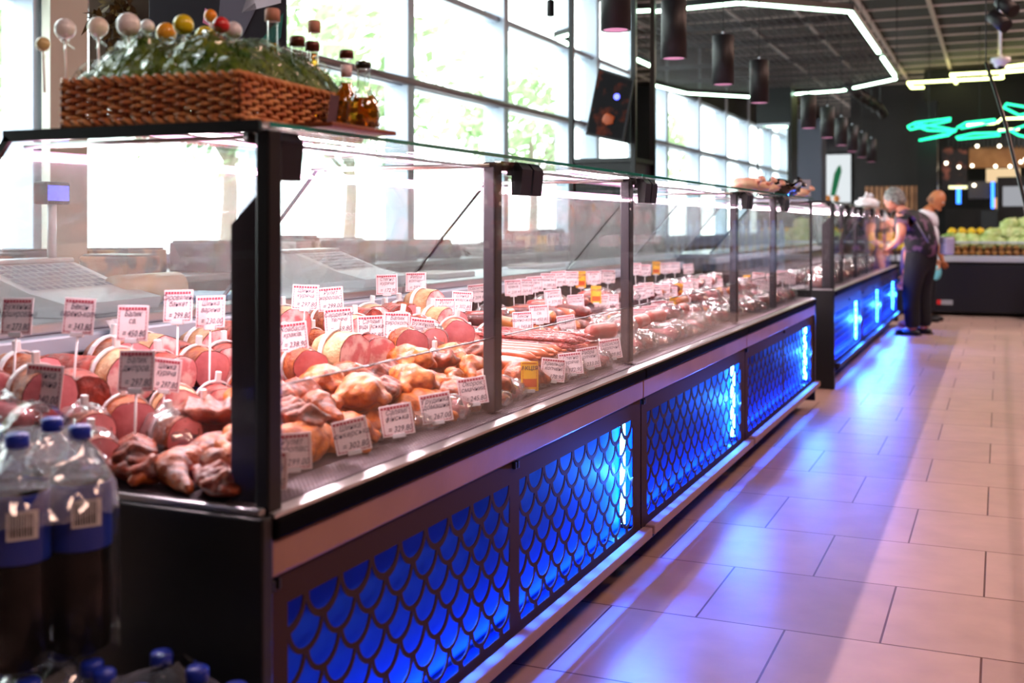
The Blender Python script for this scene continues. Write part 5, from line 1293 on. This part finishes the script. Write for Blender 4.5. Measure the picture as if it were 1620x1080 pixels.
# water packs seen as reflections in the case glass, and a side shelf
m_water = pane('water_bottle_blue', (.62, .80, .98), .06, haze=.6, hazecol=(.45, .68, .98)); m_wcap = mat('water_cap', hexc('#2c6ad0'), .4)
tag(MB().rbox((.36, 14.62, 0), (1.98, 15.1, .54), .02).build('display_plinth', m_black2), 'black plinth carrying water bottles at the right of the aisle', 'plinth')
wb = empty('water_bottle'); MB().lathe([(.035, 0), (.045, .01), (.045, .2), (.03, .26), (.014, .29), (.014, .31)], 14).build('bottle_body', m_water, wb); MB().lathe([(.017, .305), (.017, .325), (0, .327)], 12).build('bottle_cap', m_wcap, wb)
KID[wb.name] = kids(wb)
for k_ in kids(wb): KID[k_.name] = []
fw = True
for tz in (0, 1):
    for i in range(16):
        p_ = (.42+.1*i, 14.70+.1*(i % 2)*0, .541+.33*tz)
        o = wb if fw else dup(wb, p_); o.location = p_; fw = False
        tag(o, 'blue water bottle mirrored in the case glass, %s tier, %s from left' % (['lower', 'upper'][tz], ORD[i]), 'bottle', 'water bottles on the plinth')
tag(MB().rbox((.36, 14.65, .869), (1.97, 14.75, .8705), .0005).build('card_sheet', m_card), 'cardboard sheet between the two tiers of water bottles', 'sheet')

m_wood = mat('shelf_wood', hexc('#7a4a2a'), .5, col2=hexc('#8f5a34'), nscale=5)
t = empty('shelving_unit', (3.1, 6., 0), 0, 'wooden shelving unit on the right side of the aisle, seen in the case glass', 'shelf')
MB().box((.42, 0, 0), (.46, 7., 2.1)).build('back_panel', m_wood, t)
for z in (.35, .85, 1.35, 1.85): MB().rbox((0, 0, z-.03), (.42, 7., z), .004).build('shelf_board', m_wood, t)
for y in (0, 1.75, 3.5, 5.25, 6.96): MB().box((0, y, 0), (.42, y+.04, 2.1)).build('upright', m_wood, t)
rs = random.Random(31); pc_ = ['#c8502a', '#e08a3a', '#b02c2c', '#e8c060', '#7a3a24', '#d86a4a']; pn = ['rust red', 'orange', 'crimson', 'straw', 'brown', 'coral']
for si, z in enumerate((.85, 1.35, 1.85)):
    y = 6.08; i = 0
    while y < 12.8:
        w_ = rs.uniform(.16, .30); ci = rs.randrange(6)
        if not any(abs(y+w_/2-(6+u)) < w_/2+.06 for u in (1.75, 3.5, 5.25)):
            o = MB().rbox((3.14, y, z+.0005), (3.36, y+w_, z+rs.uniform(.2, .36)), .012).build('food_box', mat('box_'+pc_[ci][1:], hexc(pc_[ci]), .5, col2=hexc('#f0dcc0'), nscale=7, lo=.55, hi=.6))
            tag(o, '%s box on the %s shelf of the wooden unit, %s from near end' % (pn[ci], ['lower', 'middle', 'upper'][si], ORD[i]), 'box', 'boxes on the wooden shelving unit'); i += 1
        y += w_+.02
# ================================================================ shoppers
m_skin = mat('skin', hexc('#d8927e'), .5, col2=hexc('#c97f6c'), nscale=8, sss=.1)
m_skin2 = mat('skin_tan', hexc('#c07850'), .45, col2=hexc('#b06c48'), nscale=8, sss=.1)
m_hair = mat('grey_hair', hexc('#8d8a88'), .6, col2=hexc('#5f5c5c'), nscale=40, bump=.6, bscale=60)
m_blouse = mat('patterned_blouse', hexc('#0b0910'), .7, col2=hexc('#6a4660'), nscale=11, lo=.52, hi=.60)
m_trou = mat('navy_trousers', hexc('#060814'), .75)
m_shirt = mat('white_shirt', hexc('#d8d4da'), .6)
m_shoe = mat('black_shoe', hexc('#100e12'), .45)
m_lilac = mat('lilac_leggings', hexc('#5a4ca0'), .7)
def skin_mesh(name, verts, edges, m, parent, sub=2):
    """verts: (co, rx[, ry]); the first is the root"""
    me = bpy.data.meshes.new(name); me.from_pydata([v[0] for v in verts], edges, []); o = bpy.data.objects.new(name, me); COL.objects.link(o)
    o.modifiers.new('skin', 'SKIN'); sk = me.skin_vertices[0].data
    for i, v in enumerate(verts): sk[i].radius = (v[1], v[2] if len(v) > 2 else v[1]); sk[i].use_root = (i == 0)
    s = o.modifiers.new('sub', 'SUBSURF'); s.levels = sub; s.render_levels = sub
    me2 = bpy.data.meshes.new_from_object(o.evaluated_get(bpy.context.evaluated_depsgraph_get())); o.modifiers.clear(); o.data = me2
    me2.materials.clear(); me2.materials.append(m)
    for p in me2.polygons: p.use_smooth = True
    if parent: o.parent = parent
    return o
def chain(V, E, start, pts):
    k = start
    for p in pts: V.append(p); E.append((k, len(V)-1)); k = len(V)-1
    return k
def hand(V, E, wrist_i, wrist, d, n_, curl=.5, sgn=1):
    """palm, four fingers, thumb; d = direction of the fingers, n_ = palm normal"""
    d = Vector(d).normalized(); n_ = Vector(n_).normalized(); s = d.cross(n_).normalized()*sgn; w = Vector(wrist)
    palm = chain(V, E, wrist_i, [(w+d*.045, .026, .016), (w+d*.075, .030, .014)])
    for i, (L_, o_) in enumerate(((.062, .027), (.072, .010), (.068, -.009), (.052, -.026))):
        b0 = w+d*.085+s*o_; b1 = b0+(d*math.cos(curl*.5)-n_*math.sin(curl*.5))*L_*.5; b2 = b1+(d*math.cos(curl*1.3)-n_*math.sin(curl*1.3))*L_*.5
        chain(V, E, palm, [(b0, .0105), (b1, .0095), (b2, .008)])
    b0 = w+d*.035+s*.028; chain(V, E, palm-1, [(b0, .012), (b0+s*.022+d*.03, .0105), (b0+s*.03+d*.055, .009)])
def head(V_, c, f, up, m, parent, hairm=None, hairkind=None, r=.098):
    """skull with face; f = facing, returns the frame matrix"""
    f = Vector(f).normalized(); up = Vector(up); s = up.cross(f).normalized(); up = f.cross(s).normalized()
    M = Matrix((f.to_4d(), s.to_4d(), up.to_4d(), (0, 0, 0, 1))).transposed(); M.translation = Vector(c)
    for i in range(3): M[3][i] = 0
    mb = MB(); mb.ball((0, 0, .012), (.098, .076, .112), 24, 16, M=M).ball((.030, 0, -.045), (.062, .054, .062), 16, 12, M=M)
    mb.ball((.086, 0, -.088), (.022, .024, .018), 10, 8, M=M)                                            # chin
    mb.add([(.088, -.008, .02), (.088, .008, .02), (.122, 0, -.024), (.092, -.016, -.030), (.092, .016, -.030)], [(0, 1, 2), (0, 2, 3), (1, 4, 2), (2, 4, 3)], True, M)  # nose
    for sg in (-1, 1): mb.ball((-.004, sg*.077, -.01), (.018, .010, .031), 10, 8, M=M)                     # ears
    mb.ball((.082, 0, -.056), (.014, .024, .009), 10, 6, M=M)                                             # lips
    o = fuse(mb, 'head', m, parent, .006)
    for sg in (-1, 1): MB().ball((.088, sg*.031, .008), (.010, .013, .007), 10, 8, M=M).build('eye', m_white, o); MB().ball((.0965, sg*.031, .008), (.003, .005, .005), 8, 6, M=M).build('iris', m_black2, o)
    if hairkind == 'bob':
        h = MB().ball((-.022, 0, .030), (.104, .090, .108), 26, 18, .07, 3, 9, M=M).ball((-.055, 0, -.02), (.066, .080, .075), 20, 14, .08, 5, 9, M=M)
        fuse(h, 'hair', hairm, parent, .006)
    elif hairkind == 'fringe':
        h = MB()
        for sg in (-1, 1): h.ball((-.035, sg*.062, -.02), (.045, .022, .035), 12, 8, .1, 2, M=M)
        h.ball((-.078, 0, -.03), (.028, .06, .035), 12, 8, .1, 4, M=M); h.build('hair', hairm, parent)
    return o
# woman: local frame, x = forward (towards the case), y = her left, z up
pw = onZ(1450, 529, 0)
W = empty('person', (pw.x, pw.y, 0), PI-.4, 'grey-haired person in dark patterned blouse bending to the far case, hand on hip', 'person')
W.scale = (1.0, 1.16, .985)
V = [((-.06, 0, .84), .07, .07)]; E_ = []
ch_ = chain(V, E_, 0, [((-.05, 0, 1.0), .09, .10), ((.02, 0, 1.14), .10, .12), ((.10, 0, 1.25), .08, .11), ((.165, 0, 1.32), .048, .05), ((.20, 0, 1.37), .045, .045)])
for sg in (-1, 1):
    chain(V, E_, 0, [((-.05, sg*.09, .76), .07), ((.0, sg*.11, .46), .062), ((-.03, sg*.11, .10), .042), ((-.02, sg*.11, .055), .036), ((.10, sg*.12, .03), .03)])
sh = 3
k = chain(V, E_, sh, [((.06, .17, 1.22), .062), ((.0, .29, 1.06), .045), ((.03, .27, 1.0), .043), ((.16, .20, .93), .034), ((.19, .185, .92), .026)]); hand(V, E_, k, V[k][0], (.6, -.6, -.4), (0, -.6, .3), .7)
k = chain(V, E_, sh, [((.10, -.17, 1.22), .060), ((.26, -.20, 1.14), .043), ((.34, -.20, 1.16), .040), ((.46, -.16, 1.24), .031), ((.48, -.155, 1.25), .026)]); hand(V, E_, k, V[k][0], (.9, .1, .15), (0, 0, 1), .4)
skin_mesh('body', V, E_, m_skin, W)
head(None, (.255, 0, 1.43), (.88, .02, -.42), (0, 0, 1), m_skin, W, m_hair, 'bob')
V = [((-.06, 0, .78), .20, .195)]; E_ = []
c2_ = chain(V, E_, 0, [((-.055, 0, .98), .165, .17), ((.0, 0, 1.12), .16, .185), ((.075, 0, 1.23), .135, .17), ((.135, 0, 1.295), .085, .09)])
chain(V, E_, 3, [((.06, .175, 1.21), .085), ((.025, .235, 1.13), .07)]); chain(V, E_, 3, [((.10, -.175, 1.21), .082), ((.19, -.195, 1.165), .068)])
skin_mesh('blouse', V, E_, m_blouse, W)
V = [((-.055, 0, .86), .155, .16)]; E_ = []
chain(V, E_, 0, [((-.05, 0, .98), .13, .14)])
for sg in (-1, 1): chain(V, E_, 0, [((-.045, sg*.09, .74), .12), ((.0, sg*.105, .46), .092), ((-.02, sg*.11, .14), .078), ((-.02, sg*.11, .07), .076)])
skin_mesh('trousers', V, E_, m_trou, W)
for sg in (-1, 1): MB().ball((.03, sg*.115, .035), (.135, .048, .036), 16, 8, .05, 2).box((-.10, sg*.115-.04, 0), (.15, sg*.115+.04, .016)).build('shoe', m_shoe, W)
MB().tube([(.08, .10, 1.31), (-.10, .17, 1.18), (-.24, .19, .98)], [.009]*3, 6).tube([(.1, -.04, 1.31), (-.02, -.14, 1.26), (-.2, .1, 1.02)], .009, 6).build('bag_strap', mat('bag_strap_grey', hexc('#6a6470'), .4, .3), W)
hb = empty('handbag', (pw.x+.30, pw.y-.02, .0), .3, 'pale grey handbag hanging at the back of the grey-haired person', 'handbag')
MB().rbox((-.05, -.10, .84), (.05, .12, 1.02), .02).build('bag_body', mat('bag_grey', hexc('#a09aa8'), .4), hb); MB().rbox((-.056, -.09, .95), (.056, .11, 1.025), .01).build('flap', mat('bag_flap', hexc('#7a7480'), .4), hb); MB().ball((.06, .01, .97), .012, 8, 6).build('clasp', m_screw, hb)
# bald shopper behind, facing right and looking down
pm = P(1468, 300, 13.4)
Mn = empty('person', (pm.x, pm.y, 0), -.15, 'bald person in white shirt standing behind the grey-haired one, looking down', 'person')
Mn.scale = (.98,)*3
V = [((-.02, 0, .84), .07, .07)]; E_ = []
chain(V, E_, 0, [((-.03, 0, 1.05), .09, .11), ((-.03, 0, 1.20), .10, .14), ((-.01, 0, 1.31), .07, .10), ((.02, 0, 1.37), .055), ((.05, 0, 1.41), .05)])
for sg in (-1, 1): chain(V, E_, 0, [((-.02, sg*.09, .76), .07), ((.0, sg*.11, .46), .062), ((-.03, sg*.11, .10), .042), ((-.02, sg*.11, .05), .036), ((.10, sg*.12, .03), .03)])
for sg in (-1, 1):
    k = chain(V, E_, 3, [((-.02, sg*.19, 1.24), .06), ((.02, sg*.22, 1.0), .045), ((.10, sg*.22, .80), .034), ((.115, sg*.22, .77), .027)]); hand(V, E_, k, V[k][0], (.35, 0, -.9), (0, -sg, 0), .6)
skin_mesh('body', V, E_, m_skin2, Mn)
head(None, (.10, 0, 1.47), (.88, 0, -.47), (0, 0, 1), m_skin2, Mn, mat('stubble', hexc('#8a5a44'), .6), 'fringe')
V = [((-.02, 0, .76), .15, .16)]; E_ = []
chain(V, E_, 0, [((-.03, 0, 1.0), .145, .17), ((-.03, 0, 1.18), .14, .185), ((-.015, 0, 1.29), .10, .14), ((.0, 0, 1.34), .065)])
for sg in (-1, 1): chain(V, E_, 3, [((-.02, sg*.195, 1.23), .078), ((.01, sg*.22, 1.06), .065)])
skin_mesh('shirt', V, E_, m_shirt, Mn)
V = [((-.02, 0, .86), .135, .15)]; E_ = []
chain(V, E_, 0, [((-.03, 0, .98), .11, .13)])
for sg in (-1, 1): chain(V, E_, 0, [((-.02, sg*.09, .74), .11), ((.0, sg*.105, .46), .085), ((-.02, sg*.11, .14), .07), ((-.02, sg*.11, .07), .068)])
skin_mesh('trousers', V, E_, m_trou, Mn)
for sg in (-1, 1): MB().ball((.03, sg*.115, .035), (.135, .048, .036), 16, 8, .05, 2).box((-.10, sg*.115-.04, 0), (.15, sg*.115+.04, .016)).build('shoe', m_shoe, Mn)
cb_ = Mn.matrix_basis @ Vector((.15, -.22, .60)); o = MB().ball((0, 0, 0), (.05, .03, .09), 14, 10, .2, 8).tube([(0, 0, .08), (0, 0, .10)], [.012, .008], 8).build('carrier_bag', mat('bag_aqua', hexc('#6fc0c8'), .4)); o.location = cb_; tag(o, 'small white and aqua bag held low by the bald person', 'bag')
# child half hidden between the case and the woman
pcx = onZ(1437, 521, 0)
K = empty('person', (pcx.x-.02, pcx.y+.35, 0), PI+.1, 'small person in lilac leggings half hidden between the case and the grey-haired one', 'person')
V = [((0, 0, .60), .085, .09)]; E_ = []
chain(V, E_, 0, [((0, 0, .72), .08, .10), ((0, 0, .84), .08, .11), ((0, 0, .92), .05, .06), ((.01, 0, .965), .036)])
for sg in (-1, 1): chain(V, E_, 0, [((0, sg*.06, .54), .065), ((.0, sg*.065, .31), .045), ((-.02, sg*.07, .08), .032), ((-.01, sg*.07, .04), .028), ((.07, sg*.075, .025), .024)])
for sg in (-1, 1):
    k = chain(V, E_, 2, [((0, sg*.12, .86), .04), ((.02, sg*.14, .70), .03), ((.06, sg*.13, .58), .024), ((.065, sg*.13, .565), .02)]); hand(V, E_, k, V[k][0], (.3, 0, -.9), (0, -sg, 0), .6)
skin_mesh('body', V, E_, m_skin, K)
head(None, (.02, 0, 1.05), (1, 0, -.1), (0, 0, 1), m_skin, K, mat('brown_hair', hexc('#4a2e22'), .6), 'bob')
V = [((0, 0, .50), .11, .12)]; E_ = []; chain(V, E_, 0, [((0, 0, .72), .10, .12), ((0, 0, .86), .09, .12), ((0, 0, .93), .05)]); skin_mesh('top', V, E_, mat('violet_top', hexc('#3c2f6c'), .7), K)
V = [((0, 0, .58), .095, .10)]; E_ = []
for sg in (-1, 1): chain(V, E_, 0, [((0, sg*.06, .50), .075), ((.0, sg*.065, .31), .056), ((-.02, sg*.07, .10), .042)])
skin_mesh('leggings', V, E_, m_lilac, K)
for sg in (-1, 1): MB().ball((.02, sg*.073, .035), (.09, .036, .034), 14, 8).box((-.07, sg*.073-.03, 0), (.11, sg*.073+.03, .014)).build('sneaker', mat('sneaker_pink', hexc('#c98aa0'), .5, col2=hexc('#4c3c78'), nscale=30), K)
# ================================================================ camera, light, world
cam = bpy.data.cameras.new('camera'); co = bpy.data.objects.new('camera', cam); COL.objects.link(co)
co.location = (0, 0, H); co.rotation_euler = (PI/2, 0, YAW)
cam.sensor_width = 36; cam.lens = F/1620*36; cam.shift_y = -(540-HY)/1620; cam.clip_start = .05; cam.clip_end = 200
cam.dof.use_dof = True; cam.dof.focus_distance = 3.3; cam.dof.aperture_fstop = 3.0
SC.camera = co
w = bpy.data.worlds.new('world'); SC.world = w; w.use_nodes = True
bg = w.node_tree.nodes['Background']; bg.inputs[0].default_value = (.90, .96, 1., 1); bg.inputs[1].default_value = 8.5
def arealight(name, loc, sx, sy, rot, col, pw, spread=PI):
    li = bpy.data.lights.new(name, 'AREA'); li.shape = 'RECTANGLE'; li.size = sx; li.size_y = sy; li.energy = pw; li.color = col; li.spread = spread
    ob = bpy.data.objects.new(name, li); COL.objects.link(ob); ob.location = loc; ob.rotation_euler = rot; return ob
arealight('ceiling_and_fill_light', (1.3, 13., 3.9), .6, .6, (.5, 0, 0), (.95, .92, 1.), 110)  # added fill to brighten the water bottles, no lamp known here
for k, y in enumerate((1., 4.5, 8., 12., 17., 23.)):
    arealight('ceiling_and_fill_light', (1.7, y, 3.9), .5, 1.6, (0, .62, 0), (1., .62, .50), 78)
arealight('ceiling_and_fill_light', (.4, -1.6, 3.9), .8, .8, (.85, 0, 0), (1., .80, .72), 22)  # added fill behind the camera, lifts the near side of the basket
SC.view_settings.view_transform = 'Standard'; SC.view_settings.look = 'None'; SC.view_settings.gamma = 1; SC.view_settings.use_curve_mapping = False
SC.view_settings.exposure = 0.
SC.cycles.transparent_max_bounces = 32; SC.cycles.max_bounces = 8; SC.cycles.caustics_reflective = False; SC.cycles.caustics_refractive = False
SC.cycles.use_denoising = True; SC.cycles.sample_clamp_indirect = 6
